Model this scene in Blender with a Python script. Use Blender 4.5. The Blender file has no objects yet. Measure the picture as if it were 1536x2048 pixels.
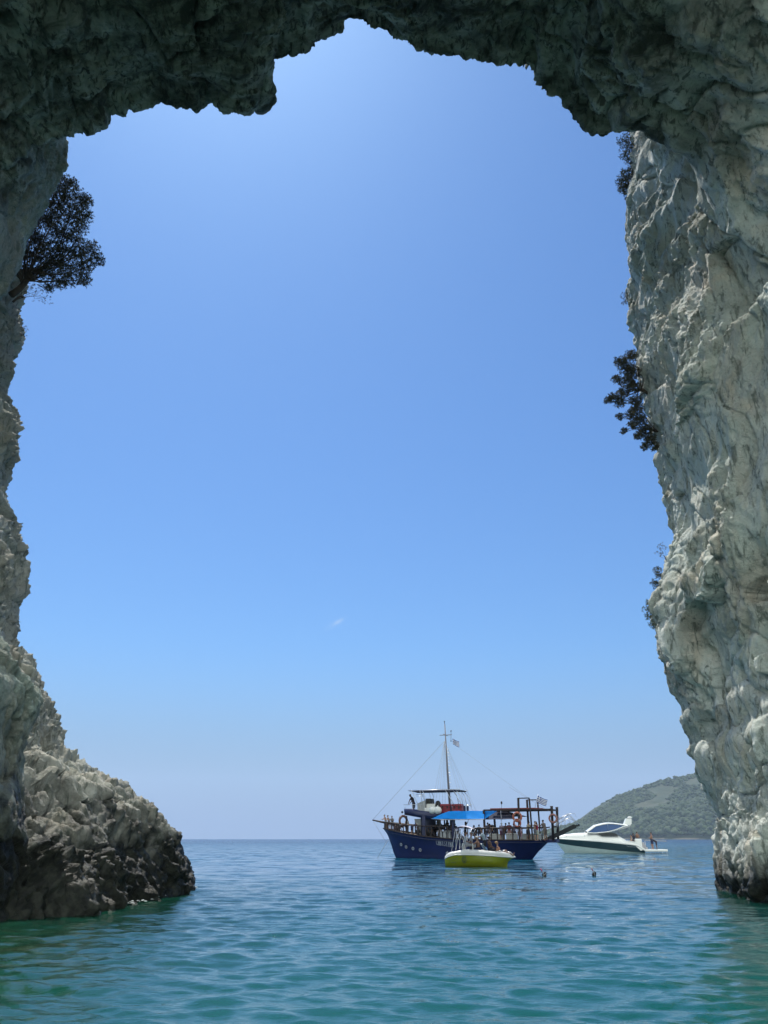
import bpy, bmesh, math, random
import numpy as np
from mathutils import Vector, Matrix
R = math.radians
scene = bpy.context.scene
COL = scene.collection
# ------------------------------------------------------------------ camera
CAM_Z = 1.7
PITCH = R(23.0)
FPX = 1539.0
cd = bpy.data.cameras.new("camera"); cam = bpy.data.objects.new("camera", cd); COL.objects.link(cam)
cd.sensor_fit = 'VERTICAL'; cd.sensor_height = 24.0; cd.lens = 24.0*FPX/2048.0
cd.clip_start = 0.1; cd.clip_end = 30000
cam.location = (0, 0, CAM_Z); cam.rotation_euler = (R(90)+PITCH, 0, 0)
scene.camera = cam
# ------------------------------------------------------------------ sky and sun
SUN_EL, SUN_AZ = 62.0, -20.0          # azimuth measured from +Y towards +X
SKY_STRENGTH, SUN_STRENGTH, EXPOSURE = 0.10, 3.2, 0.6
HAZE_DENSITY = 0.00009
w = bpy.data.worlds.new("World"); scene.world = w; w.use_nodes = True
wn = w.node_tree.nodes; wl = w.node_tree.links
for n in list(wn): wn.remove(n)
wo = wn.new('ShaderNodeOutputWorld'); bg = wn.new('ShaderNodeBackground')
sky = wn.new('ShaderNodeTexSky'); sky.sky_type = 'NISHITA'; sky.sun_disc = False
sky.sun_elevation = R(SUN_EL); sky.sun_rotation = R(SUN_AZ)
sky.altitude = 0; sky.air_density = 1.25; sky.dust_density = 0.65; sky.ozone_density = 2.2
bg.inputs['Strength'].default_value = SKY_STRENGTH
# a small wisp of cloud low in the sky, placed by direction
tc = wn.new('ShaderNodeTexCoord')
def camdir(px, py):
    dx = (px-768.0)/FPX; dy = (1024.0-py)/FPX
    v = Vector((dx, math.cos(PITCH)-dy*math.sin(PITCH), math.sin(PITCH)+dy*math.cos(PITCH)))
    return v.normalized()
mixw = wn.new('ShaderNodeMix'); mixw.data_type = 'RGBA'; mixw.inputs['B'].default_value = (4.2, 5.0, 6.2, 1)
def wisp(a, b, width, gain):
    a = camdir(*a); b = camdir(*b); mid = ((a+b)/2).normalized(); ax = (b-a).normalized(); L = (b-a).length/2
    cr = mid.cross(ax).normalized()
    sub = wn.new('ShaderNodeVectorMath'); sub.operation = 'SUBTRACT'; sub.inputs[1].default_value = mid
    wl.new(tc.outputs['Generated'], sub.inputs[0])
    nz = wn.new('ShaderNodeTexNoise'); nz.inputs['Scale'].default_value = 220; nz.inputs['Detail'].default_value = 4
    wl.new(tc.outputs['Generated'], nz.inputs['Vector'])
    def dot(v, s):
        d = wn.new('ShaderNodeVectorMath'); d.operation = 'DOT_PRODUCT'; wl.new(sub.outputs[0], d.inputs[0]); d.inputs[1].default_value = v
        m = wn.new('ShaderNodeMath'); m.operation = 'DIVIDE'; wl.new(d.outputs['Value'], m.inputs[0]); m.inputs[1].default_value = s
        p = wn.new('ShaderNodeMath'); p.operation = 'MULTIPLY'; wl.new(m.outputs[0], p.inputs[0]); wl.new(m.outputs[0], p.inputs[1]); return p
    s = wn.new('ShaderNodeMath'); s.operation = 'ADD'; wl.new(dot(ax, L).outputs[0], s.inputs[0]); wl.new(dot(cr, width).outputs[0], s.inputs[1])
    s2 = wn.new('ShaderNodeMath'); s2.operation = 'ADD'; wl.new(s.outputs[0], s2.inputs[0]); wl.new(nz.outputs[0], s2.inputs[1])
    mr = wn.new('ShaderNodeMapRange'); mr.interpolation_type = 'SMOOTHSTEP'
    mr.inputs['From Min'].default_value = 1.5; mr.inputs['From Max'].default_value = 0.3; mr.inputs['To Min'].default_value = 0; mr.inputs['To Max'].default_value = gain
    wl.new(s2.outputs[0], mr.inputs['Value']); return mr
wa = wisp((662, 1252), (690, 1236), 0.0030, 0.30); wb = wisp((640, 1265), (700, 1230), 0.006, 0.08)
wadd = wn.new('ShaderNodeMath'); wadd.operation = 'ADD'; wl.new(wa.outputs[0], wadd.inputs[0]); wl.new(wb.outputs[0], wadd.inputs[1])
wl.new(wadd.outputs[0], mixw.inputs['Factor']); tint = wn.new('ShaderNodeMix'); tint.data_type = 'RGBA'; tint.blend_type = 'MULTIPLY'; tint.inputs[0].default_value = 1.0
tint.inputs['B'].default_value = (0.36, 0.575, 0.83, 1); wl.new(sky.outputs[0], tint.inputs['A'])
hor = wn.new('ShaderNodeMix'); hor.data_type = 'RGBA'; hor.inputs['B'].default_value = (1.85, 2.58, 4.05, 1); wl.new(tint.outputs['Result'], hor.inputs['A'])
sz = wn.new('ShaderNodeSeparateXYZ'); wl.new(tc.outputs['Generated'], sz.inputs[0])
hr = wn.new('ShaderNodeMapRange'); hr.interpolation_type = 'SMOOTHSTEP'; wl.new(sz.outputs[2], hr.inputs['Value'])
hr.inputs['From Min'].default_value = 0.24; hr.inputs['From Max'].default_value = 0.0; wl.new(hr.outputs[0], hor.inputs[0])
# added fill: unseen sky behind the camera brightened to light the cliff walls
rear_fill = wn.new('ShaderNodeMix'); rear_fill.data_type = 'RGBA'; rear_fill.inputs['B'].default_value = (16.5, 17.6, 16.6, 1); wl.new(hor.outputs['Result'], rear_fill.inputs['A'])
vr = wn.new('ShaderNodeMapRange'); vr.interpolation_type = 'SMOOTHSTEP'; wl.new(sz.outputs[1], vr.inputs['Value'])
vr.inputs['From Min'].default_value = 0.05; vr.inputs['From Max'].default_value = -0.45; vr.inputs['To Max'].default_value = 0.9; wl.new(vr.outputs[0], rear_fill.inputs[0])
wl.new(rear_fill.outputs['Result'], mixw.inputs['A'])
wl.new(mixw.outputs['Result'], bg.inputs['Color']); wl.new(bg.outputs[0], wo.inputs['Surface'])
sd = bpy.data.lights.new("sun", 'SUN'); sun = bpy.data.objects.new("sun", sd); COL.objects.link(sun)
sd.energy = SUN_STRENGTH; sd.angle = R(0.53); sd.color = (1.0, 0.95, 0.86)
sdir = Vector((math.sin(R(SUN_AZ))*math.cos(R(SUN_EL)), math.cos(R(SUN_AZ))*math.cos(R(SUN_EL)), math.sin(R(SUN_EL))))
sun.rotation_euler = sdir.to_track_quat('Z', 'Y').to_euler(); sun.location = (0, 0, 120)
vs = scene.view_settings; vs.view_transform = 'Standard'; vs.look = 'None'; vs.exposure = EXPOSURE; vs.gamma = 1; vs.use_curve_mapping = False
scene.cycles.volume_bounces = 0; scene.cycles.max_bounces = 8; scene.cycles.diffuse_bounces = 5
scene.cycles.volume_max_steps = 64
scene.cycles.use_denoising = True; scene.cycles.denoising_prefilter = 'ACCURATE'; scene.cycles.denoising_input_passes = 'RGB_ALBEDO_NORMAL'
# ------------------------------------------------------------------ helpers
def P(px, py, Y):
    d = camdir(px, py); k = Y/d.y
    return Vector((d.x*k, Y, CAM_Z+d.z*k))
def tag(o, label=None, cat=None, group=None, kind=None):
    if label: o['label'] = label
    if cat: o['category'] = cat
    if group: o['group'] = group
    if kind: o['kind'] = kind
    return o
class NT:
    """small node-tree writer"""
    def __init__(s, name):
        s.m = bpy.data.materials.new(name); s.m.use_nodes = True; s.t = s.m.node_tree; s.n = s.t.nodes; s.l = s.t.links
        for x in list(s.n): s.n.remove(x)
        s.out = s.n.new('ShaderNodeOutputMaterial'); s.b = s.n.new('ShaderNodeBsdfPrincipled'); s.l.new(s.b.outputs[0], s.out.inputs['Surface'])
        s.geo = None
    def pos(s, scale=(1,1,1), obj=False):
        if s.geo is None: s.geo = s.n.new('ShaderNodeTexCoord' if obj else 'ShaderNodeNewGeometry')
        m = s.n.new('ShaderNodeMapping'); m.inputs['Scale'].default_value = scale
        s.l.new(s.geo.outputs['Object' if obj else 'Position'], m.inputs['Vector']); return m.outputs[0]
    def noise(s, vec, scale, detail=6, rough=0.55, dist=0.0, typ='FBM'):
        x = s.n.new('ShaderNodeTexNoise'); x.inputs['Scale'].default_value = scale; x.inputs['Detail'].default_value = detail
        x.inputs['Roughness'].default_value = rough; x.inputs['Distortion'].default_value = dist
        s.l.new(vec, x.inputs['Vector']); return x.outputs[0]
    def ramp(s, fac, stops):
        x = s.n.new('ShaderNodeValToRGB'); s.l.new(fac, x.inputs[0]); e = x.color_ramp.elements
        while len(e) < len(stops): e.new(0.5)
        for k, (p, c) in enumerate(stops):
            e[k].position = p; e[k].color = (c, c, c, 1) if isinstance(c, (int, float)) else (*c, 1)
        return x.outputs[0]
    def mix(s, fac, a, b, mode='MIX'):
        x = s.n.new('ShaderNodeMix'); x.data_type = 'RGBA'; x.blend_type = mode
        for key, v in (('Factor', fac), ('A', a), ('B', b)):
            i = x.inputs[key] if key != 'Factor' else x.inputs[0]
            if hasattr(v, 'is_linked') or hasattr(v, 'links'): s.l.new(v, i)
            elif key == 'Factor': i.default_value = v
            else: i.default_value = (*v, 1) if len(v) == 3 else v
        return x.outputs['Result']
    def math(s, op, a, b=0.0, clamp=False):
        x = s.n.new('ShaderNodeMath'); x.operation = op; x.use_clamp = clamp
        for k, v in enumerate((a, b)):
            if hasattr(v, 'links'): s.l.new(v, x.inputs[k])
            else: x.inputs[k].default_value = v
        return x.outputs[0]
    def rng(s, v, a, b, c=0.0, d=1.0):
        x = s.n.new('ShaderNodeMapRange'); s.l.new(v, x.inputs['Value'])
        for k, q in zip(('From Min', 'From Max', 'To Min', 'To Max'), (a, b, c, d)): x.inputs[k].default_value = q
        return x.outputs[0]
    def bump(s, h, dist, strength=1.0, normal=None):
        x = s.n.new('ShaderNodeBump'); x.inputs['Distance'].default_value = dist; x.inputs['Strength'].default_value = strength
        s.l.new(h, x.inputs['Height'])
        if normal is not None: s.l.new(normal, x.inputs['Normal'])
        return x.outputs[0]
    def sep(s, v, k):
        x = s.n.new('ShaderNodeSeparateXYZ'); s.l.new(v, x.inputs[0]); return x.outputs[k]
    def set(s, **kw):
        for k, v in kw.items():
            i = s.b.inputs[{'base': 'Base Color', 'rough': 'Roughness', 'metal': 'Metallic', 'normal': 'Normal', 'ior': 'IOR', 'spec': 'Specular IOR Level', 'alpha': 'Alpha', 'trans': 'Transmission Weight', 'coat': 'Coat Weight'}[k]]
            if hasattr(v, 'links'): s.l.new(v, i)
            elif isinstance(v, tuple): i.default_value = (*v, 1)
            else: i.default_value = v
        return s.m
# ---- numpy noise
_rs = np.random.RandomState(7)
_perm = np.tile(_rs.permutation(256), 3).astype(np.int32)
_grad = _rs.normal(size=(256, 3)).astype(np.float32); _grad /= np.linalg.norm(_grad, axis=1)[:, None]
_rnd = _rs.rand(256, 4).astype(np.float32)
def perlin(p):
    p = np.asarray(p, np.float32); i = np.floor(p).astype(np.int32); f = p-i; i &= 255
    u = f*f*f*(f*(f*6-15)+10)
    out = 0
    for dx in (0, 1):
        for dy in (0, 1):
            for dz in (0, 1):
                h = _perm[_perm[_perm[(i[:, 0]+dx)]+i[:, 1]+dy]+i[:, 2]+dz] & 255
                g = _grad[h]
                d = g[:, 0]*(f[:, 0]-dx)+g[:, 1]*(f[:, 1]-dy)+g[:, 2]*(f[:, 2]-dz)
                wx = u[:, 0] if dx else 1-u[:, 0]; wy = u[:, 1] if dy else 1-u[:, 1]; wz = u[:, 2] if dz else 1-u[:, 2]
                out = out+wx*wy*wz*d
    return out*1.6
def fbm(p, octs=4, lac=2.03, gain=0.5, ridge=False):
    a = 1.0; s = 0; q = np.array(p, np.float32)
    for k in range(octs):
        n = perlin(q)
        if ridge: n = 1-2*np.abs(n)
        s = s+a*n; a *= gain; q = q*lac+17.3
    return s
def cells(p):
    """angular facets: distance-to-plane value per random cell, and F2-F1 cracks"""
    p = np.asarray(p, np.float32); n = len(p); F1 = np.full(n, 9., np.float32); F2 = F1.copy(); val = np.zeros(n, np.float32)
    i = np.floor(p).astype(np.int32); f = p-i
    for dx in (-1, 0, 1):
        for dy in (-1, 0, 1):
            for dz in (-1, 0, 1):
                h = _perm[_perm[_perm[(i[:, 0]+dx) & 255]+((i[:, 1]+dy) & 255)]+((i[:, 2]+dz) & 255)] & 255
                j = _rnd[h]; v = np.stack([dx+j[:, 0]-f[:, 0], dy+j[:, 1]-f[:, 1], dz+j[:, 2]-f[:, 2]], 1)
                d = np.sqrt((v*v).sum(1)); g = _grad[(h*7+3) & 255]
                pl = j[:, 3]-0.5+0.9*(v*g).sum(1)
                m = d < F1
                F2 = np.where(m, F1, np.minimum(F2, d)); val = np.where(m, pl, val); F1 = np.where(m, d, F1)
    return val, F2-F1
def grid_mesh(name, pts, mat, smooth=True):
    nr, nc = pts.shape[:2]; v = pts.reshape(-1, 3).astype(np.float32)
    a = (np.arange(nr-1)[:, None]*nc+np.arange(nc-1)[None, :]).ravel()
    q = np.stack([a, a+1, a+nc+1, a+nc], 1).astype(np.int32)
    me = bpy.data.meshes.new(name); me.vertices.add(len(v)); me.vertices.foreach_set('co', v.ravel())
    me.loops.add(q.size); me.loops.foreach_set('vertex_index', q.ravel())
    me.polygons.add(len(q)); me.polygons.foreach_set('loop_start', np.arange(0, q.size, 4, dtype=np.int32))
    me.update(calc_edges=True)
    me.polygons.foreach_set('use_smooth', np.full(len(q), smooth)); me.materials.append(mat)
    o = bpy.data.objects.new(name, me); COL.objects.link(o); return o
def rock_sheet(name, base, mat, lowamp, sgn=1.0, amp=1.0, stretch=(1, 1, 0.75), lowtaper=None, seed=0.0, streak=(1, 1, 0.35), block=1.0, slab=0.0, edge=None, corner=None, bed=None, jag=0.0):
    nr, nc = base.shape[:2]
    du = np.gradient(base, axis=1); dv = np.gradient(base, axis=0); N = np.cross(du, dv); N /= (np.linalg.norm(N, axis=2)[..., None]+1e-9); N *= sgn
    # smooth normals
    for _ in range(12):
        N[1:-1] = (N[:-2]+2*N[1:-1]+N[2:])/4; N[:, 1:-1] = (N[:, :-2]+2*N[:, 1:-1]+N[:, 2:])/4
    N /= (np.linalg.norm(N, axis=2)[..., None]+1e-9)
    p = (base.reshape(-1, 3)*np.array(stretch)+seed).astype(np.float32)
    wpx = np.stack([perlin(p*0.5+9.1), perlin(p*0.5+31.7), perlin(p*0.5+57.9)], 1)
    q = p+0.6*wpx
    low = fbm(q/5.0, 3)*lowamp
    if lowtaper is not None: low = low*lowtaper.reshape(-1)
    c1, e1 = cells(q/2.1); c2, e2 = cells((q+0.2*wpx)/0.75)
    st = q*np.array(streak, np.float32)+0.25*wpx
    hi = 0.15*fbm(q/1.9, 3, ridge=True)+block*(0.34*c1-0.20*np.exp(-e1*e1/0.004))+block*(0.13*c2-0.05*np.exp(-e2*e2/0.008))
    hi = hi+0.10*fbm(st*1.6, 3, ridge=True, gain=0.6)+0.07*fbm(q/0.5+3.3, 4, ridge=True, gain=0.62)+0.03*fbm(q/0.13, 2, ridge=True)
    zone = np.clip(perlin(q/3.1+44.0)*2.2+0.55, 0.0, 1.0); zone = 0.28+0.95*zone*zone*(3-2*zone)
    hi = hi*zone
    ck = perlin((q+0.25*wpx)/2.6+13.0); ck2 = perlin((q*np.array([1, 1, 0.5], np.float32))/1.3+29.0); gate = np.clip(perlin(q/4.0+91.0)*3+0.4, 0, 1)
    hi = hi-0.34*np.exp(-(ck/0.022)**2)*gate-0.16*np.exp(-(ck2/0.03)**2)*(1-gate)
    pit = perlin(q/0.9+71.0); hi = hi-0.22*np.clip(pit-0.35, 0, 1)*2
    if slab: c0, e0 = cells((q+0.5*wpx)*np.array([0.8, 0.8, 1.0], np.float32)/4.2); hi = hi+slab*(0.9*c0-0.25*np.exp(-e0*e0/0.0012))
    if bed is not None:
        bn = np.array(bed[:3], np.float32); bn /= np.linalg.norm(bn); al = q@bn; pr = q-al[:, None]*bn
        sb = pr*0.22+bn*(al*1.15)[:, None]; hi = hi+bed[3]*(0.7*fbm(sb, 2, ridge=True)+0.35*fbm(sb*3.1+5, 2, ridge=True))
    if jag: hi = hi+jag*(0.75*fbm(q*np.array([1.6, 1.6, 0.8], np.float32)+1.7, 4, ridge=True, gain=0.6)-0.4)
    hi = hi.reshape(nr, nc)
    if corner is not None:
        # near the traced outline: calmer, finer relief with no net offset
        w_ = np.exp(-((np.arange(nc)-corner)/edge)**2)[None]
        band = hi[:, max(0, corner-12):corner+12].mean()
        fine = (0.10*fbm(q/0.9, 3, ridge=True, gain=0.6)+0.06*fbm(q/0.3, 2, ridge=True)).reshape(nr, nc); fine = fine-fine[:, corner].mean()
        hi = hi-band*w_; hi = hi*(1-0.62*w_)+fine*w_
    d = (low.reshape(nr, nc)+amp*hi)[..., None]
    return grid_mesh(name, base+N*d, mat)
def resample(pts, step):
    pts = np.array(pts, float); s = np.r_[0, np.cumsum(np.linalg.norm(np.diff(pts, axis=0), axis=1))]
    n = max(2, int(s[-1]/step)); t = np.linspace(0, s[-1], n)
    return np.stack([np.interp(t, s, pts[:, k]) for k in range(pts.shape[1])], 1)
# ------------------------------------------------------------------ materials of the place
def rock_material(name, base_a, base_b, warm, wet_h, roof_shade=1.0):
    m = NT(name); p = m.pos(); z = m.sep(p, 2)
    big = m.noise(p, 0.22, 4); mid = m.noise(m.pos((1, 1, 0.45)), 1.1, 8, 0.62, 0.6); fine = m.noise(p, 9.0, 8, 0.65)
    c = m.mix(m.ramp(big, [(0.38, 0), (0.62, 1)]), base_a, base_b)
    c = m.mix(m.math('MULTIPLY', m.ramp(m.noise(m.pos((1, 1, 0.6)), 0.42, 7, 0.62, 0.8), [(0.50, 0), (0.66, 1)]), 0.7), c, warm)
    c = m.mix(m.ramp(mid, [(0.34, 0.38), (0.52, 0)]), c, (0.25, 0.29, 0.25))
    c = m.mix(m.math('MULTIPLY', m.ramp(fine, [(0.45, 0), (0.72, 1)]), 0.35), c, (0.62, 0.60, 0.53))
    c = m.mix(m.math('MULTIPLY', m.ramp(m.noise(m.pos((1, 1, 0.25)), 2.6, 6, 0.6), [(0.60, 0), (0.68, 1)]), 0.5), c, (0.05, 0.055, 0.045))
    cr = m.noise(m.pos((1.5, 1.0, 0.36)), 3.0, 9, 0.68, 0.7)
    c = m.mix(m.ramp(cr, [(0.38, 0.8), (0.47, 0)]), c, (0.14, 0.165, 0.14))
    c = m.mix(m.ramp(m.noise(p, 14, 6, 0.7), [(0.34, 0.45), (0.45, 0)]), c, (0.20, 0.22, 0.18))
    yv = m.sep(p, 1); wob = m.math('MULTIPLY', m.math('SUBTRACT', m.noise(p, 0.35, 5), 0.5), 9.0)
    shade_mask = m.math('MULTIPLY', m.rng(m.math('ADD', z, wob), 20.0, 25.5), m.rng(m.math('ADD', yv, m.math('MULTIPLY', wob, 0.15)), 23.5, 21.8))
    shadowy = m.mix(m.ramp(m.noise(m.pos((0.5, 1, 1)), 0.8, 7, 0.65, 0.8), [(0.38, 0), (0.60, 1)]), (0.045, 0.060, 0.048), (0.33, 0.38, 0.32))  # greenish dark ceiling tone; the roof's shade is painted into the colour
    shadowy = m.mix(m.ramp(cr, [(0.40, 0.9), (0.50, 0)]), shadowy, (0.04, 0.05, 0.04))
    c = m.mix(m.math('MULTIPLY', shade_mask, roof_shade), c, shadowy)
    # tide band: algae and wet rock
    e = m.math('ADD', z, m.math('MULTIPLY', m.math('SUBTRACT', m.noise(p, 1.3, 5), 0.5), 1.9*wet_h))
    band = m.rng(e, wet_h*0.55, wet_h*1.45, 1, 0)
    alg = m.mix(m.ramp(m.noise(p, 5, 6), [(0.4, 0), (0.65, 1)]), (0.005, 0.007, 0.006), (0.028, 0.032, 0.024))
    c = m.mix(m.ramp(band, [(0.0, 0), (1.0, 1)]), c, alg)
    rough = m.rng(band, 0, 1, 0.9, 0.45)
    h = m.math('ADD', m.math('MULTIPLY', m.noise(p, 5.0, 8, 0.68, 0.8), 1.0), m.math('MULTIPLY', m.noise(p, 22.0, 6, 0.7), 0.25))
    return m.set(base=c, rough=rough, spec=0.3, normal=m.bump(m.math('MULTIPLY', h, m.ramp(m.noise(p, 0.45, 3), [(0.40, 0.35), (0.60, 1.1)])), 0.17, 1.0))
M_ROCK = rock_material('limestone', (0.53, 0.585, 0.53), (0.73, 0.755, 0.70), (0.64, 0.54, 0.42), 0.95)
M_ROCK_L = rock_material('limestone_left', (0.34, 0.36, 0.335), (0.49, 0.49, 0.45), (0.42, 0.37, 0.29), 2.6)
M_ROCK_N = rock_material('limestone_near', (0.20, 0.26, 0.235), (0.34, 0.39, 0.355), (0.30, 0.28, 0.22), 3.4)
M_ROOF = M_ROCK
# ------------------------------------------------------------------ right cliff
def to3(trace, Yf):
    out = []
    for k, q in enumerate(trace):
        Y = Yf(q[1]) if callable(Yf) else (q[2] if len(q) > 2 else Yf)
        out.append(P(q[0], q[1], Y))
    return np.array([list(v) for v in out])
TR = [(1425,1860),(1432,1795),(1431,1770),(1427,1740),(1424,1700),(1426,1670),(1433,1650),(1432,1630),(1420,1605),(1405,1570),(1390,1548),(1378,1525),(1372,1508),(1380,1490),(1372,1470),
      (1362,1455),(1356,1440),(1362,1425),(1352,1400),(1340,1375),(1336,1350),(1322,1320),(1317,1300),(1322,1270),(1306,1240),(1310,1215),(1316,1180),(1322,1150),(1330,1120),(1343,1090),(1338,1060),
      (1332,1030),(1324,1000),(1330,990),(1322,965),(1318,940),(1317,900),(1306,870),(1290,825),(1272,760),(1271,700),(1268,670),(1258,640),(1262,620),(1258,580),(1270,560),(1270,530),
      (1262,520),(1272,512),(1254,470),(1251,420),(1256,400),(1264,350),(1272,320),(1262,290),(1255,262),(1240,180),(1210,80),(1190,0),(1150,-150),(1100,-280)]
def build_right():
    c = to3(TR, lambda y: 31.0)
    c = resample(c, 0.055)
    nr = len(c); z = c[:, 2]
    # interior path parameter: fine 0..1 between Y=14 and the corner, coarse behind
    ys_back = np.linspace(7.5, 13.5, 60); fine = np.linspace(0, 1, 330)
    xin = 11.6+0.9*np.sin(z*0.33)*np.clip(z/10, 0, 1)*0.4+np.clip((z-6)/14, 0, 1)*0.5
    base = np.zeros((nr, 60+330+70, 3))
    for k in range(60):
        base[:, k, 0] = xin+9*np.clip((10.5-ys_back[k])/3, 0, 1)**2-np.clip((z-20.3)/6.7, 0, 1)**1.5*5.5; base[:, k, 1] = ys_back[k]; base[:, k, 2] = z
    Ya = 13.6
    cove = np.clip((z-20.3)/6.7, 0, 1)**1.5*5.5
    for k, t in enumerate(fine):
        s = t
        bulge = 0.5*math.sin(t*math.pi*1.0)
        yy = Ya+(31.0-Ya)*t; base[:, 60+k, 0] = xin*(1-s**1.6)+c[:, 0]*s**1.6-cove*(1-min(1, max(0, (yy-19.6)/1.7))**2*(3-2*min(1, max(0, (yy-19.6)/1.7))))
        base[:, 60+k, 1] = Ya+(31.0-Ya)*t; base[:, 60+k, 2] = z
    for k in range(70):
        t = (k+1)/70.0
        base[:, 390+k, 0] = c[:, 0]+16*t**1.3; base[:, 390+k, 1] = 31.0+9.0*t**0.8*(0.25+0.75*t); base[:, 390+k, 2] = z
    taper = np.ones((nr, base.shape[1])); xx = np.arange(base.shape[1]); taper *= np.clip(np.abs(xx-390)/150.0, 0.12, 1)[None]
    return rock_sheet('right_cliff', base, M_ROCK, 1.1, sgn=-1.0, amp=0.85, lowtaper=taper, seed=3.0, streak=(1.2, 0.9, 0.3), block=0.45, slab=0.7, corner=390, edge=26.0, bed=(0.3, 0.75, 0.6, 0.13))
# ------------------------------------------------------------------ left far cliff with the headland
TL = [(396,1850),(392,1800),(391,1777),(388,1750),(380,1722),(370,1700),(366,1672),(352,1645),(335,1637),(318,1628),(313,1603),(292,1598),(275,1592),(258,1583),(252,1567),(238,1568),(215,1558),(192,1552),
      (190,1544),(165,1540),(140,1528),(122,1522),(112,1512),(120,1498),(117,1480),(108,1450),(95,1425),(78,1403),(84,1385),(78,1372),(66,1350),(58,1335),(45,1320),(40,1295),
      (35,1270),(44,1240),(43,1210),(40,1165),(30,1125),(18,1085),(34,1040),(28,1000),(30,960),(36,910),(24,880),(16,850),(14,800),(20,740),(26,715),(40,700),(42,672),(26,645),(20,628),(34,608),(20,590),(10,560),(30,500),(60,420),(60,330),(40,200),(10,60),(-30,-80),(-60,-200)]
def build_left_far():
    tl = [(x-17*min(1, max(0, (y-900)/100.0))*min(1, max(0, (1420-y)/90.0)), y) for x, y in TL]
    c = resample(to3(tl, 31.0), 0.055)
    nr = len(c); z = c[:, 2]
    xn = np.interp(z, [-3, 0, 2, 5, 10, 20, 40, 60], [-8.5, -9.0, -10.1, -11.5, -12.6, -14.6, -15.5, -16])
    nf = 270
    base = np.zeros((nr, 20+nf+50, 3))
    for k in range(20):
        t = k/20.0; base[:, k, 0] = xn-1.0*(1-t); base[:, k, 1] = 10+6.9*t; base[:, k, 2] = z*(1-0.32*np.clip((9-z)/5, 0, 1)*(z > 0))
    for k in range(nf):
        t = k/(nf-1.0); base[:, 20+k, 0] = xn*(1-t)+c[:, 0]*t; base[:, 20+k, 1] = 17+14*t; base[:, 20+k, 2] = z*(1-0.32*(1-t)*np.clip((9-z)/5, 0, 1)*(z > 0))
    for k in range(50):
        t = (k+1)/50.0
        base[:, 20+nf+k, 0] = c[:, 0]-14*t**1.3; base[:, 20+nf+k, 1] = 31+8*t; base[:, 20+nf+k, 2] = z-0.25*t*z*0.2
    taper = np.ones((nr, base.shape[1])); xx = np.arange(base.shape[1]); taper *= np.clip(np.abs(xx-(20+nf))/110.0, 0.12, 1)[None]
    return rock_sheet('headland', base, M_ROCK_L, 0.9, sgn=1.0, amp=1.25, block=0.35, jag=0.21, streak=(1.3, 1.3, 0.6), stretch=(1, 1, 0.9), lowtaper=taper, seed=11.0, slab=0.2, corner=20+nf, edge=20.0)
TN = [(36,1870),(30,1820),(36,1790),(58,1745),(52,1650),(44,1560),(46,1480),(62,1450),(78,1425),(84,1392),(70,1372),(48,1345),(34,1310),(20,1260),(8,1180),(-2,1100),(-12,1000),(-22,900),(-30,800),(-26,720),(-14,640),
      (4,604),(20,565),(44,520),(52,470),(70,440),(92,410),(108,378),(118,352),(133,330),(137,300),(134,262),(140,200),(150,120),(160,20),(160,-100)]
def build_left_near():
    def Yf(y): return float(np.interp(y, [-100, 400, 700, 1200, 1900], [24, 24, 23, 21, 20]))
    tn = [(x-24*min(1, max(0, (y-560)/120.0))*min(1, max(0, (1400-y)/100.0)), y) for x, y in TN]
    c = resample(to3(tn, Yf), 0.055); nr = len(c); z = c[:, 2]
    nb, nf, no = 50, 190, 50
    xin = np.interp(z, [-3, 0, 5, 10, 16, 22, 34], [-8.6, -8.8, -9.6, -11, -13.2, -14.3, -14.6])
    base = np.zeros((nr, nb+nf+no, 3))
    for k in range(nb):
        base[:, k, 0] = xin-9*max(0, 1-k/(nb*0.6))**2; base[:, k, 1] = 6+k*(6.0/nb); base[:, k, 2] = z
    for k in range(nf):
        t = k/(nf-1.0); base[:, nb+k, 0] = xin*(1-t**1.5)+c[:, 0]*t**1.5; base[:, nb+k, 1] = 12*(1-t)+c[:, 1]*t; base[:, nb+k, 2] = z
    for k in range(no):
        t = (k+1)/no; base[:, nb+nf+k, 0] = c[:, 0]-6*t; base[:, nb+nf+k, 1] = c[:, 1]+3.2*t**0.7; base[:, nb+nf+k, 2] = z
    taper = np.ones((nr, base.shape[1])); xx = np.arange(base.shape[1]); taper *= np.clip(np.abs(xx-(nb+nf))/90.0, 0.1, 1)[None]
    return rock_sheet('left_cliff', base, M_ROCK_N, 0.7, sgn=1.0, amp=0.8, block=0.5, lowtaper=taper, seed=23.0, slab=0.5, corner=nb+nf, edge=24.0, bed=(0.3, -0.7, 0.7, 0.11))
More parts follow.
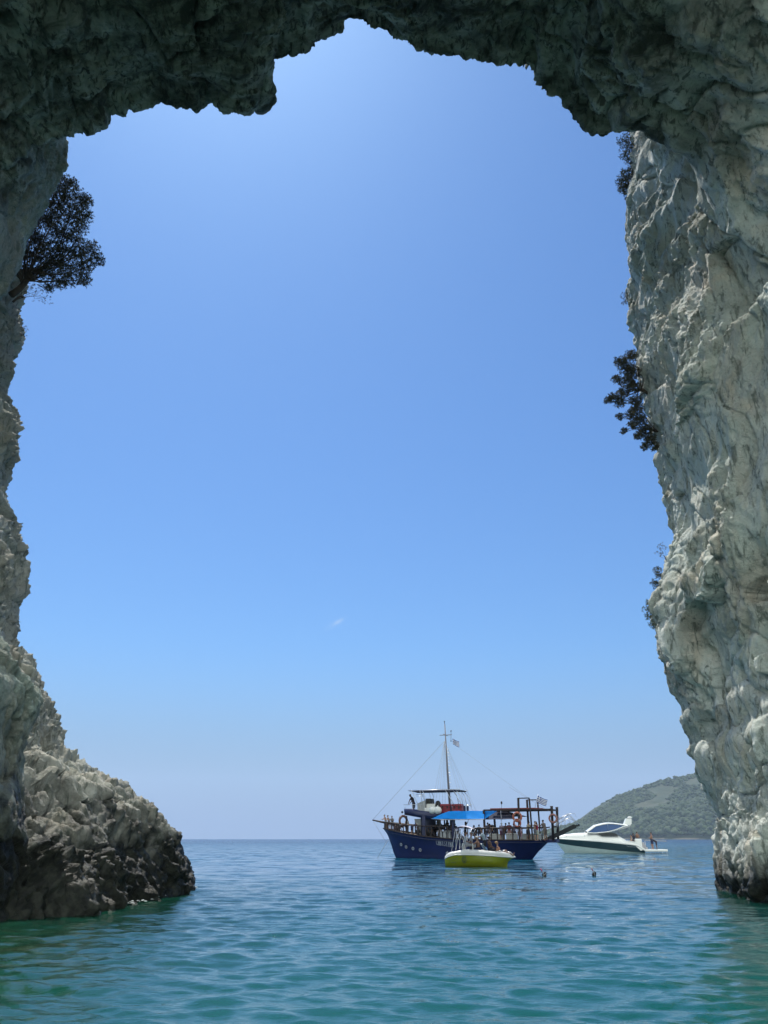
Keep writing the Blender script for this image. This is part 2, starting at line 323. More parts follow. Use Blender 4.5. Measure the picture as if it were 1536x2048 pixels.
# ------------------------------------------------------------------ cave roof
TT = [(-260,420),(-150,372),(-60,335),(20,312),(60,294),(100,274),(136,262),(160,250),(182,255),(187,247),(200,245),(208,222),(228,222),(252,212),(285,214),(310,206),(322,200),(345,208),(385,212),(391,216),(398,208),(415,198),(432,200),
      (446,217),(470,219),(486,221),(494,210),(502,212),(507,184),(524,186),(532,172),(537,140),(545,120),(555,116),(582,119),(598,105),(612,103),(632,80),(655,64),(680,57),(690,50),(722,49),(735,61),
      (768,64),(800,86),(850,95),(895,110),(940,116),(965,128),(1010,137),(1048,140),(1056,150),(1068,162),(1076,178),(1096,195),(1122,200),(1140,220),(1160,236),(1178,255),(1190,260),(1225,264),(1244,264),(1262,262),(1300,272),(1340,288),(1400,296),(1460,300),(1560,320),(1700,340)]
def build_roof():
    c = resample(to3(TT, 21.0), 0.055); nt = len(c)
    # x along the lip; columns sweep: outer face (top -> lip), then underside back to the rear wall and down
    out = [(7.0*t**1.2, 26.0*t) for t in np.linspace(1, 0.04, 26)]+[(0.06+0.25*t, 1.0*t) for t in np.linspace(0.9, 0.05, 16)]   # (dY, dz)
    und = [(-s, 0) for s in np.arange(0, 9.0, 0.05)]+[(-s, 0) for s in np.arange(9.0, 15.0, 0.3)]
    nc = len(out)+len(und)+60
    base = np.zeros((nt, nc, 3)); k = 0
    for dy, dz in out:
        base[:, k, 0] = c[:, 0]*(1+0.0*dz); base[:, k, 1] = 21+dy; base[:, k, 2] = c[:, 2]+dz; k += 1
    zs = np.convolve(np.pad(c[:, 2], 60, mode='edge'), np.ones(121)/121, mode='valid')
    xs = c[:, 0]
    for dy, _ in und:
        s = -dy; f = min(1, s/5.0)
        vault = 27.5-5.0*(np.abs(xs-0.0)/13.0)**3
        far = min(1, s/16.0); far = far*far*(3-2*far)
        zz = c[:, 2]*(1-f)+zs*f
        zz = zz+0.9*(1-math.exp(-s/1.2))
        zz = zz*(1-far)+vault*far
        base[:, k, 0] = xs; base[:, k, 1] = 21+dy; base[:, k, 2] = zz; k += 1
    last = base[:, k-1].copy()
    for j in range(60):
        t = (j+1)/60.0; base[:, k, 0] = last[:, 0]; base[:, k, 1] = last[:, 1]-3*math.sin(t*math.pi/2)+3.5*t*t; base[:, k, 2] = last[:, 2]+22*t**1.5; k += 1
    lipi = len(out); idx = np.arange(nc)
    taper = np.ones((nt, nc))*np.clip(np.abs(idx-lipi)/110.0, 0.05, 1)[None]
    return rock_sheet('cave_ceiling', base, M_ROOF, 1.3, sgn=-1.0, amp=1.1, block=0.6, streak=(0.45, 1.0, 1.2), stretch=(1, 0.75, 1), lowtaper=taper, seed=41.0, slab=1.1, corner=lipi, edge=24.0, bed=(0.55, 0.5, 0.6, 0.12))
o = build_right(); tag(o, 'tall pale limestone cliff wall rising from green water beside the cave mouth', 'cliff', kind='structure')
o = build_left_far(); tag(o, 'jagged sunlit rock headland sloping down into the sea', 'headland', kind='structure')
o = build_left_near(); tag(o, 'shaded grey rock wall at the near edge of the cave mouth', 'cliff', kind='structure')
o = build_roof(); tag(o, 'dark overhanging mossy rock ceiling of the sea cave', 'cave ceiling', kind='structure')
# ------------------------------------------------------------------ sea
def wave_height(x, y, step):
    rs = np.random.RandomState(5); h = np.zeros_like(x)
    wind = R(262)
    for k in range(84):
        lam = 0.22*(1.045**k) if k < 72 else 5.5*(1.1**(k-72))
        th = wind+rs.normal()*0.55; ph = rs.rand()*6.283
        kx = 2*math.pi/lam
        slope = 0.030*(1.0 if lam < 0.7 else (0.7/lam)**1.15)*(0.8 if lam < 0.4 else 1)
        a = slope*lam/6.283
        att = np.clip((lam/step-3.0)/4.0, 0, 1)
        arg = kx*(x*math.cos(th)+y*math.sin(th))+ph+0.9*np.sin(x*0.11*math.cos(ph)+y*0.13*math.sin(ph)+k)
        s = np.sin(arg)
        h += a*att*(s+0.25*np.cos(2*arg))
    g = 0.75+0.45*np.sin(x*0.09+1.3+0.8*np.sin(y*0.05))*np.sin(y*0.07+0.4)
    return h*np.clip(g, 0.35, 1.3)
def build_sea():
    r = [0.0, 2.0, 4.0, 5.5]; 
    while r[-1] < 3100: r.append(r[-1]+max(0.028, r[-1]*0.0036))
    r = np.array(r)
    fine = np.linspace(R(-34), R(34), 620); ang = np.r_[np.linspace(R(-180), R(-34), 60)[:-1], fine, np.linspace(R(34), R(180), 60)[1:]]
    rr, aa = np.meshgrid(r, ang, indexing='ij'); x = rr*np.sin(aa); y = rr*np.cos(aa)
    step = np.maximum(0.05, rr*0.0036); step = np.where(np.abs(aa) > R(34), np.maximum(step, rr*0.045), step)
    zz = wave_height(x.ravel(), y.ravel(), step.ravel()).reshape(x.shape)
    zz *= np.clip(1-(rr-1200)/1500, 0, 1)
    # darker in the lee of the walls
    pts = np.stack([x, y, zz], 2)
    m = NT('sea_water'); p = m.pos(); px = m.sep(p, 0); py = m.sep(p, 1)
    d = m.math('SQRT', m.math('ADD', m.math('MULTIPLY', px, px), m.math('MULTIPLY', py, py)))
    near = m.rng(m.math('ADD', d, m.math('MULTIPLY', m.noise(p, 0.12, 3), 14)), 16, 62, 0, 1)
    far = m.rng(d, 60, 500, 0, 1)
    c = m.mix(m.ramp(near, [(0, 0), (1, 1)]), (0.003, 0.058, 0.055), (0.004, 0.066, 0.105))
    c = m.mix(m.ramp(far, [(0, 0), (1, 1)]), c, (0.002, 0.022, 0.070))
    reflection = m.math('MULTIPLY', m.math('MAXIMUM', m.rng(px, -1.5, -5.5, 0, 1), m.rng(px, 8.0, 11.0, 0, 1)), m.rng(py, 40, 28, 0, 1))  # cliff reflection painted as a darker green water colour beside the walls
    c = m.mix(reflection, c, (0.003, 0.036, 0.023))
    # pale sand and weed patches seen through the shallows by the left wall
    sh = m.math('MULTIPLY', m.rng(px, -3.0, -7.5, 0, 1), m.rng(py, 20, 12, 0, 1))
    pat = m.ramp(m.noise(m.pos((1, 1, 0)), 0.9, 5, 0.6, 0.8), [(0.42, (0.004, 0.05, 0.03)), (0.52, (0.03, 0.08, 0.035)), (0.64, (0.07, 0.075, 0.03))])
    c = m.mix(m.math('MULTIPLY', sh, 0.6), c, pat)
    b1 = m.noise(m.pos((1, 1.5, 0)), 4.5, 5, 0.6, 0.5); b2 = m.noise(m.pos((0.7, 1.4, 0)), 1.3, 5, 0.6, 0.4)
    h = m.math('ADD', m.math('MULTIPLY', b1, 0.30), m.math('MULTIPLY', b2, 0.8))
    n1 = m.bump(h, 0.06, 0.6)
    nzn = m.n.new('ShaderNodeTexNoise'); nzn.inputs['Scale'].default_value = 0.9; nzn.inputs['Detail'].default_value = 6; nzn.inputs['Roughness'].default_value = 0.6
    m.l.new(m.pos((0.6, 1.3, 0)), nzn.inputs['Vector'])
    def vm(op, a, b=None, sc=None):
        x = m.n.new('ShaderNodeVectorMath'); x.operation = op
        if hasattr(a, 'links'): m.l.new(a, x.inputs[0])
        else: x.inputs[0].default_value = a
        if b is not None:
            if hasattr(b, 'links'): m.l.new(b, x.inputs[1])
            else: x.inputs[1].default_value = b
        if sc is not None: m.l.new(sc, x.inputs['Scale'])
        return x.outputs[0]
    off = vm('MULTIPLY', vm('SUBTRACT', nzn.outputs['Color'], (0.5, 0.5, 0.5)), (1.0, 1.6, 0.0))
    off = vm('SCALE', off, None, m.math('MULTIPLY', m.rng(d, 10, 100, 0.08, 1.0), 1.35))
    nzf = m.n.new('ShaderNodeTexNoise'); nzf.inputs['Scale'].default_value = 5.5; nzf.inputs['Detail'].default_value = 5; nzf.inputs['Roughness'].default_value = 0.55
    m.l.new(m.pos((0.6, 1.4, 0)), nzf.inputs['Vector'])
    off2 = vm('MULTIPLY', vm('SUBTRACT', nzf.outputs['Color'], (0.5, 0.5, 0.5)), (0.13, 0.24, 0.0))
    n2 = vm('NORMALIZE', vm('ADD', vm('ADD', n1, off), off2))
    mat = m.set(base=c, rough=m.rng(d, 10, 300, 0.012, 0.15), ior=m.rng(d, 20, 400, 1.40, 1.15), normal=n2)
    return grid_mesh('sea', pts, mat)
o = build_sea(); tag(o, kind='structure')
# ------------------------------------------------------------------ far hill across the bay
HY = 2700.0
RIDGE = [(1040,1678),(1090,1668),(1130,1655),(1160,1641),(1185,1622),(1200,1613),(1225,1601),(1240,1595),(1262,1588),(1290,1576),(1320,1566),(1345,1559),(1370,1553),(1400,1547),(1450,1540),(1540,1531),(1700,1522),(1900,1530),(2200,1560),(2600,1620),(2900,1678)]
def build_hill():
    rp = np.array([list(P(a, b, HY)) for a, b in RIDGE]); xs = np.arange(rp[0, 0]-5, rp[-1, 0], 9.0)
    top = np.interp(xs, rp[:, 0], rp[:, 2]); top = np.maximum(top, 0)
    nd = 90; base = np.zeros((len(xs), nd, 3))
    t = np.linspace(-1, 1, nd)[None, :]
    run = 120+top[:, None]*2.6
    base[..., 0] = xs[:, None]; base[..., 1] = HY+t*run
    prof = (1-np.abs(t))**0.85
    p = np.stack([base[..., 0], base[..., 1], np.zeros_like(base[..., 0])], 2).reshape(-1, 3)
    rav = fbm(p/260.0, 4, ridge=True).reshape(base.shape[:2]); bum = fbm(p/60.0, 4).reshape(base.shape[:2])
    amp = np.minimum(1, top[:, None]/60)*(1-prof**2*0.85)
    base[..., 2] = top[:, None]*prof+(rav*16+bum*7)*amp*np.sin(prof*math.pi*0.9+0.1)+np.where(prof > 0.01, 4.0, -4.0)*np.minimum(1, top[:, None]/12)
    m = NT('hill_scrub'); q = m.pos(); z = m.sep(q, 2)
    c = m.mix(m.ramp(m.noise(q, 0.012, 6, 0.6), [(0.42, 0), (0.6, 1)]), (0.016, 0.032, 0.012), (0.042, 0.050, 0.026))
    c = m.mix(m.ramp(m.noise(q, 0.05, 5, 0.6), [(0.58, 0), (0.68, 1)]), c, (0.03, 0.05, 0.02))
    shore = m.rng(m.math('ADD', z, m.math('MULTIPLY', m.noise(q, 0.02, 4), 18)), 8, 12, 1, 0)
    c = m.mix(shore, c, (0.24, 0.21, 0.165))
    mat = m.set(base=c, rough=0.95, normal=m.bump(m.noise(q, 0.08, 6), 5.0, 0.8))
    o = grid_mesh('hill', base, mat); tag(o, kind='structure')
    # tree cover: one mass of crowns
    rng = np.random.RandomState(3); bm = bmesh.new(); bmesh.ops.create_icosphere(bm, subdivisions=1, radius=1.0)
    tv = np.array([v.co[:] for v in bm.verts], np.float32); tf = np.array([[v.index for v in f.verts] for f in bm.faces], np.int32); bm.free()
    V = []; F = []; n = 0
    nx, nz = len(xs), nd; half = nd//2
    cnt = 0
    while cnt < 9000:
        i = rng.randint(0, min(nx-1, 105)); j = rng.randint(0, half+3)
        b = base[i, j]; 
        if b[2] < 9: continue
        frac = b[2]/max(top[i], 1)
        den = perlin(np.array([[b[0]/130, b[1]/130, 0.5]]))[0]
        if den < -0.5+0.7*max(0, frac-0.55): continue
        s = rng.uniform(5.0, 11.0)*(1.0 if frac < 0.6 else 0.62)
        jit = 1+0.28*rng.randn(len(tv), 1)
        v = tv*jit*np.array([s, s, s*rng.uniform(0.65, 1.0)])+b+np.array([rng.uniform(-5, 5), rng.uniform(-8, 8), s*0.25])
        V.append(v); F.append(tf+n); n += len(tv); cnt += 1
    V = np.concatenate(V).astype(np.float32); F = np.concatenate(F)
    me = bpy.data.meshes.new('forest'); me.vertices.add(len(V)); me.vertices.foreach_set('co', V.ravel()); me.loops.add(F.size); me.loops.foreach_set('vertex_index', F.ravel())
    me.polygons.add(len(F)); me.polygons.foreach_set('loop_start', np.arange(0, F.size, 3, dtype=np.int32)); me.update(calc_edges=True)
    m = NT('forest_green'); q = m.pos(); c = m.ramp(m.noise(q, 0.06, 5, 0.6), [(0.35, (0.007, 0.020, 0.006)), (0.65, (0.032, 0.056, 0.014))])
    me.materials.append(m.set(base=c, rough=0.9, normal=m.bump(m.noise(q, 0.5, 4), 1.5, 0.9)))
    f = bpy.data.objects.new('forest', me); COL.objects.link(f); tag(f, 'dark green woodland covering the far hazy hillside', 'forest', kind='stuff')
build_hill()

# ------------------------------------------------------------------ foam at the foot of the rocks
def build_foam():
    rng = np.random.RandomState(9); V = []; F = []
    def patch(c, r):
        n = 9; o = len(V); V.append((c[0], c[1], 0.075)); 
        for k in range(n):
            a = 6.283*k/n; q = r*rng.uniform(0.4, 1.1); V.append((c[0]+q*math.cos(a)*1.6, c[1]+q*math.sin(a), 0.045+0.02*rng.rand()))
        F.extend((o, o+1+k, o+1+(k+1) % n) for k in range(n))
    segs = [((60, 1827), (215, 1818), 60, 0.2), ((215, 1816), (315, 1800), 30, 0.2), ((315, 1795), (345, 1788), 34, 0.2), ((345, 1784), (402, 1777), 20, 0.2)]
    for a, b, n, sp in segs:
        def wpt(q): d = camdir(*q); k = -CAM_Z/d.z; return Vector((d.x*k, d.y*k, 0))
        A, B = wpt(a), wpt(b)
        for _ in range(n):
            t = rng.rand(); c = A.lerp(B, t); c.y += rng.normal()*sp*1.2; c.x += rng.normal()*sp*0.6; patch(c, rng.uniform(0.012, 0.05))
    me = bpy.data.meshes.new('sea_foam'); me.from_pydata(V, [], F); m = NT('foam_white'); me.materials.append(m.set(base=(0.50, 0.56, 0.56), rough=0.6))
    o = bpy.data.objects.new('sea_foam', me); COL.objects.link(o); tag(o, 'thin white foam washing along the foot of the rocks', 'foam', kind='stuff')
build_foam()
# ------------------------------------------------------------------ modelling kit for the boats and people
def paint(name, col, rough=0.4, metal=0.0, grain=0.12, coat=0.0, scale=6.0):
    m = NT(name); p = m.pos((1, 1, 1), True)
    n = m.noise(p, scale, 5, 0.6); k = m.ramp(n, [(0.3, 1.0-grain), (0.7, 1.0+grain*0.3)])
    c = m.mix(1.0, (*col,), k, 'MULTIPLY')
    return m.set(base=c, rough=rough, metal=metal, coat=coat, normal=m.bump(m.noise(p, scale*3, 4), 0.004, 0.4))
M_BLUE = paint('navy_paint', (0.001, 0.009, 0.085), 0.5, grain=0.35, scale=1.6)
M_NAVYTRIM = paint('navy_trim', (0.004, 0.010, 0.060), 0.4)
M_WOOD = paint('dark_varnished_wood', (0.026, 0.013, 0.013), 0.6, grain=0.4)
M_DECK = paint('teak_deck', (0.28, 0.20, 0.13), 0.7, grain=0.3)
M_WHITE = paint('white_gelcoat', (0.70, 0.70, 0.67), 0.3, grain=0.06, coat=0.3)
M_WHITEDULL = paint('white_panel', (0.40, 0.41, 0.41), 0.6, grain=0.15)
M_STEEL = paint('steel_tube', (0.55, 0.56, 0.58), 0.3, 0.9)
M_ROPE = paint('rope', (0.32, 0.33, 0.35), 0.8)
M_RED = paint('red_plastic', (0.22, 0.016, 0.028), 0.45)
M_REDWOOD = paint('red_brown_board', (0.20, 0.035, 0.030), 0.6, grain=0.3)
M_BLACK = paint('black_rubber', (0.015, 0.015, 0.018), 0.6)
M_DARKCLOTH = paint('dark_canvas', (0.012, 0.016, 0.045), 0.9)
M_AWN = paint('blue_awning', (0.0, 0.36, 0.92), 0.75, grain=0.10, scale=2.0)
_t = M_AWN.node_tree; _tr = _t.nodes.new('ShaderNodeBsdfTranslucent'); _tr.inputs[0].default_value = (0.0, 0.45, 1.0, 1); _mx = _t.nodes.new('ShaderNodeMixShader'); _mx.inputs[0].default_value = 0.45
_o = [n for n in _t.nodes if n.type == 'OUTPUT_MATERIAL'][0]; _b = [n for n in _t.nodes if n.type == 'BSDF_PRINCIPLED'][0]
_t.links.new(_b.outputs[0], _mx.inputs[1]); _t.links.new(_tr.outputs[0], _mx.inputs[2]); _t.links.new(_mx.outputs[0], _o.inputs['Surface'])
M_ORANGE = paint('faded_orange', (0.36, 0.10, 0.06), 0.6, grain=0.2)
M_YELLOW = paint('yellow_gelcoat', (0.30, 0.33, 0.008), 0.25, grain=0.06, coat=0.4)
M_TEALGREY = paint('antifouling', (0.03, 0.16, 0.17), 0.5)
M_GLASS = paint('tinted_glass', (0.02, 0.07, 0.20), 0.22, grain=0.02)
M_FLAGB = None
class MB:
    def __init__(s): s.v = []; s.f = []; s.sm = []
    def add(s, verts, faces, smooth=True):
        o = len(s.v); s.v += [tuple(v) for v in verts]; s.f += [tuple(i+o for i in f) for f in faces]; s.sm += [smooth]*len(faces); return s
    def box(s, x0, x1, y0, y1, z0, z1, b=0.0):
        if b > 0:
            bm = bmesh.new(); bmesh.ops.create_cube(bm, size=1.0)
            for v in bm.verts: v.co = Vector(((x0+x1)/2+v.co.x*(x1-x0), (y0+y1)/2+v.co.y*(y1-y0), (z0+z1)/2+v.co.z*(z1-z0)))
            bmesh.ops.bevel(bm, geom=list(bm.edges), offset=b, segments=2, affect='EDGES', profile=0.5)
            s.add([v.co[:] for v in bm.verts], [[v.index for v in f.verts] for f in bm.faces], False); bm.free(); return s
        V = [(x, y, z) for z in (z0, z1) for y in (y0, y1) for x in (x0, x1)]
        return s.add(V, [(0,2,3,1),(4,5,7,6),(0,1,5,4),(2,6,7,3),(0,4,6,2),(1,3,7,5)], False)
    def tube(s, pts, r, n=8, closed=False):
        pts = [Vector(p) for p in pts]; rr = r if hasattr(r, '__len__') else [r]*len(pts); rings = []; m = len(pts); up = None
        V = []
        for i, p in enumerate(pts):
            if closed: t = pts[(i+1) % m]-pts[i-1]
            else: t = pts[min(i+1, m-1)]-pts[max(i-1, 0)]
            t.normalize()
            if up is None: up = t.orthogonal().normalized()
            u = (up-t*up.dot(t)); u = u.normalized() if u.length > 1e-6 else t.orthogonal().normalized(); up = u; w = t.cross(u)
            for k in range(n):
                a = 2*math.pi*k/n; V.append(p+u*(rr[i]*math.cos(a))+w*(rr[i]*math.sin(a)))
        F = []
        for i in range(m if closed else m-1):
            j = (i+1) % m
            for k in range(n): F.append((i*n+k, i*n+(k+1) % n, j*n+(k+1) % n, j*n+k))
        if not closed: F += [tuple(range(n-1, -1, -1)), tuple((m-1)*n+k for k in range(n))]
        return s.add(V, F)
    def bar(s, a, b, w, d=None):
        """rectangular timber between two points"""
        a = Vector(a); b = Vector(b); t = (b-a).normalized(); d = d or w
        u = t.cross(Vector((0, 0, 1))) if abs(t.z) < 0.9 else t.cross(Vector((0, 1, 0))); u.normalize(); q = t.cross(u)
        V = [p+u*(sx*w/2)+q*(sy*d/2) for p in (a, b) for sx, sy in ((-1,-1),(1,-1),(1,1),(-1,1))]
        return s.add(V, [(0,1,2,3),(7,6,5,4),(0,4,5,1),(1,5,6,2),(2,6,7,3),(3,7,4,0)], False)
    def ball(s, c, r, n=12, m=8):
        r = r if hasattr(r, '__len__') else (r, r, r); V = [(c[0], c[1], c[2]+r[2])]; F = []
        for i in range(1, m):
            ph = math.pi*i/m
            for k in range(n): a = 2*math.pi*k/n; V.append((c[0]+r[0]*math.sin(ph)*math.cos(a), c[1]+r[1]*math.sin(ph)*math.sin(a), c[2]+r[2]*math.cos(ph)))
        V.append((c[0], c[1], c[2]-r[2])); L = len(V)-1
        for k in range(n):
            F.append((0, 1+k, 1+(k+1) % n)); F.append((L, 1+(m-2)*n+(k+1) % n, 1+(m-2)*n+k))
            for i in range(m-2): F.append((1+i*n+k, 1+(i+1)*n+k, 1+(i+1)*n+(k+1) % n, 1+i*n+(k+1) % n))
        return s.add(V, F)
    def rows(s, R_, closed=False, smooth=True, cap=False):
        """skin rows of points"""
        n = len(R_[0]); V = [p for r in R_ for p in r]; F = []
        for i in range(len(R_)-1):
            for k in range(n if closed else n-1): F.append((i*n+k, i*n+(k+1) % n, (i+1)*n+(k+1) % n, (i+1)*n+k))
        if cap: F += [tuple(range(n-1, -1, -1)), tuple((len(R_)-1)*n+k for k in range(n))]
        return s.add(V, F, smooth)
    def prism(s, poly, y0, y1):
        """polygon in x,z extruded across y"""
        n = len(poly); V = [(x, y0, z) for x, z in poly]+[(x, y1, z) for x, z in poly]
        return s.add(V, [tuple(range(n)), tuple(range(2*n-1, n-1, -1))]+[(k, k+n, (k+1) % n+n, (k+1) % n) for k in range(n)], False)
    def torus(s, c, R0, r, axis='y', n=24, k=8):
        pts = []
        for i in range(n):
            a = 2*math.pi*i/n; u, v = R0*math.cos(a), R0*math.sin(a)
            pts.append((c[0]+u, c[1], c[2]+v) if axis == 'y' else ((c[0], c[1]+u, c[2]+v) if axis == 'x' else (c[0]+u, c[1]+v, c[2])))
        return s.tube(pts, r, k, True)
    def build(s, name, mat, parent=None, M=None):
        me = bpy.data.meshes.new(name); me.from_pydata(s.v, [], s.f); me.polygons.foreach_set('use_smooth', s.sm)
        if mat is not None: me.materials.append(mat)
        bm = bmesh.new(); bm.from_mesh(me); bmesh.ops.recalc_face_normals(bm, faces=bm.faces); bm.to_mesh(me); bm.free()
        o = bpy.data.objects.new(name, me); COL.objects.link(o)
        if parent is not None: o.parent = parent
        if M is not None: o.matrix_world = M
        return o
def empty(name, M, label=None, cat=None, group=None):
    o = bpy.data.objects.new(name, None); COL.objects.link(o); o.matrix_world = M; o.empty_display_size = 0.3
    return tag(o, label, cat, group)
class Frame:
    def __init__(s, px, D, th):
        s.o = Vector((D*(px-768)/1672.0, D, 0)); t = R(th)
        s.ex = Vector((math.cos(t), -math.sin(t), 0)); s.ey = Vector((math.sin(t), math.cos(t), 0)); s.th = -t
        s.M = Matrix.Translation(s.o) @ Matrix.Rotation(-t, 4, 'Z')
    def S(s, px, py, yl):
        """ship-local (x, z) of what the photograph shows at px, py in the local plane y = yl"""
        d = camdir(px, py); c = Vector((0, 0, CAM_Z))-s.o; k = (yl-c.dot(s.ey))/d.dot(s.ey); q = c+d*k
        return q.dot(s.ex), q.z
    def at(s, px, py, yl):
        x, z = s.S(px, py, yl); return (x, yl, z)
    def W(s, x, y, z): return s.M @ Vector((x, y, z))
    def mat(s, x, y, z, rz=0.0): return s.M @ Matrix.Translation((x, y, z)) @ Matrix.Rotation(rz, 4, 'Z')
def copy_tree(o, parent=None):
    c = o.copy(); COL.objects.link(c); c.parent = parent
    if parent is not None: c.matrix_parent_inverse = o.matrix_parent_inverse.copy()
    for ch in list(o.children): copy_tree(ch, c)
    return c
# ------------------------------------------------------------------ people
def capsule(mb, a, ra, b, rb, n=14, sx=1.0):
    a = Vector(a); b = Vector(b); t = (b-a); L = max(t.length, 1e-5); t = t/L if L > 1e-4 else Vector((0, 0, 1))
    pts = []; rr = []
    for i in range(1, 6):
        ph = math.pi/2*i/5.0; pts.append(a-t*ra*math.cos(ph)); rr.append(ra*math.sin(ph))
    for i in range(5, 0, -1):
        ph = math.pi/2*i/5.0; pts.append(b+t*rb*math.cos(ph)); rr.append(rb*math.sin(ph))
    mb.tube(pts, rr, n)
def remesh(mb, name, voxel, smooth=2):
    o = mb.build(name, None)
    md = o.modifiers.new('r', 'REMESH'); md.mode = 'VOXEL'; md.voxel_size = voxel; md.use_smooth_shade = True
    sm = o.modifiers.new('s', 'SMOOTH'); sm.factor = 0.5; sm.iterations = smooth
    dg = bpy.context.evaluated_depsgraph_get(); dg.update()
    me = bpy.data.meshes.new_from_object(o.evaluated_get(dg)); me.name = name
    bpy.data.objects.remove(o); return me
V3 = lambda *a: Vector(a)
def unit(x, y, z): return Vector((x, y, z)).normalized()
# pose: hip height, torso direction, head direction, arms [upper, fore] left/right, legs [thigh, shin] left/right
POSES = {
 'stand': dict(hip=0.93, torso=unit(0.03, 0, 1), head=unit(0.05, 0, 1), arms=[(unit(0.02, 0.22, -1), unit(0.25, 0.02, -1)), (unit(-0.05, -0.25, -1), unit(0.2, 0.05, -1))], legs=[(unit(0.05, 0.10, -1), unit(-0.05, 0.04, -1)), (unit(0.0, -0.10, -1), unit(-0.02, -0.04, -1))]),
 'rail': dict(hip=0.92, torso=unit(0.32, 0, 1), head=unit(0.25, 0.0, 1), arms=[(unit(0.75, 0.35, -0.8), unit(0.8, -0.45, 0.15)), (unit(0.75, -0.35, -0.8), unit(0.8, 0.45, 0.1))], legs=[(unit(-0.06, 0.10, -1), unit(-0.05, 0.04, -1)), (unit(0.12, -0.10, -1), unit(-0.16, -0.04, -1))]),
 'sit': dict(hip=0.50, torso=unit(-0.08, 0, 1), head=unit(0.08, 0.06, 1), arms=[(unit(0.3, 0.25, -1), unit(0.9, -0.2, -0.35)), (unit(0.25, -0.28, -1), unit(0.9, 0.25, -0.3))], legs=[(unit(1, 0.16, -0.02), unit(0.0, 0.03, -1)), (unit(1, -0.16, -0.02), unit(-0.05, -0.03, -1))]),
 'sit_turn': dict(hip=0.50, torso=unit(0.15, 0.10, 1), head=unit(0.25, -0.1, 1), arms=[(unit(0.6, 0.6, -0.5), unit(0.5, -0.7, 0.3)), (unit(0.1, -0.5, -1), unit(0.8, 0.1, -0.4))], legs=[(unit(1, 0.25, -0.02), unit(0.1, 0.03, -1)), (unit(1, -0.1, 0.05), unit(0.2, 0.1, -1))]),
 'bend': dict(hip=0.90, torso=unit(0.95, 0, 0.55), head=unit(0.9, 0.0, 0.25), arms=[(unit(0.45, 0.2, -1), unit(0.5, -0.1, -0.9)), (unit(0.5, -0.2, -1), unit(0.4, 0.1, -0.9))], legs=[(unit(-0.05, 0.12, -1), unit(-0.03, 0.04, -1)), (unit(0.08, -0.12, -1), unit(-0.12, -0.04, -1))]),
 'lookdown': dict(hip=0.92, torso=unit(0.36, 0, 1), head=unit(0.75, 0.0, 0.8), arms=[(unit(0.55, 0.25, -0.9), unit(0.45, -0.05, -1)), (unit(0.45, -0.25, -1), unit(0.7, 0.1, -0.8))], legs=[(unit(0.02, 0.10, -1), unit(-0.05, 0.04, -1)), (unit(0.10, -0.10, -1), unit(-0.14, -0.04, -1))]),
 'crossed': dict(hip=0.93, torso=unit(-0.02, 0, 1), head=unit(0.12, 0.0, 1), arms=[(unit(0.35, 0.35, -1), unit(0.55, -1.0, 0.18)), (unit(0.3, -0.35, -1), unit(0.62, 0.95, 0.05))], legs=[(unit(0.06, 0.12, -1), unit(-0.05, 0.04, -1)), (unit(-0.04, -0.12, -1), unit(0.0, -0.04, -1))]),
 'reach': dict(hip=0.92, torso=unit(0.12, 0, 1), head=unit(0.1, 0.0, 1), arms=[(unit(0.5, 0.35, 0.75), unit(0.45, 0.1, 0.9)), (unit(0.35, -0.4, -0.8), unit(0.9, 0.1, 0.1))], legs=[(unit(0.10, 0.12, -1), unit(-0.08, 0.04, -1)), (unit(-0.14, -0.12, -1), unit(-0.02, -0.04, -1))]),
 'hug': dict(hip=0.93, torso=unit(0.08, 0, 1), head=unit(0.25, 0.1, 1), arms=[(unit(0.8, 0.45, 0.05), unit(0.5, -0.95, 0.05)), (unit(0.75, -0.5, 0.0), unit(0.55, 0.9, 0.0))], legs=[(unit(0.03, 0.08, -1), unit(-0.05, 0.04, -1)), (unit(0.05, -0.08, -1), unit(-0.02, -0.04, -1))]),
 'sunbathe': dict(hip=0.12, torso=unit(-0.42, 0, 1), head=unit(-0.1, 0.15, 1), arms=[(unit(-0.45, 0.30, -1), unit(-0.3, 0.1, -1)), (unit(-0.35, -0.35, -1), unit(-0.2, -0.05, -1))], legs=[(unit(0.85, 0.14, 0.55), unit(0.75, 0.0, -0.75)), (unit(0.95, -0.14, 0.25), unit(0.95, 0.0, -0.35))]),
 'float': dict(hip=0.9, torso=unit(0.35, 0, 1), head=unit(0.55, 0.0, 0.9), arms=[(unit(0.6, 0.7, -0.5), unit(0.8, 0.5, -0.2)), (unit(0.6, -0.7, -0.5), unit(0.8, -0.5, -0.3))], legs=[(unit(-0.5, 0.14, -0.8), unit(-0.8, 0.0, -0.6)), (unit(-0.3, -0.14, -0.9), unit(-0.9, 0.0, -0.5))]),
}
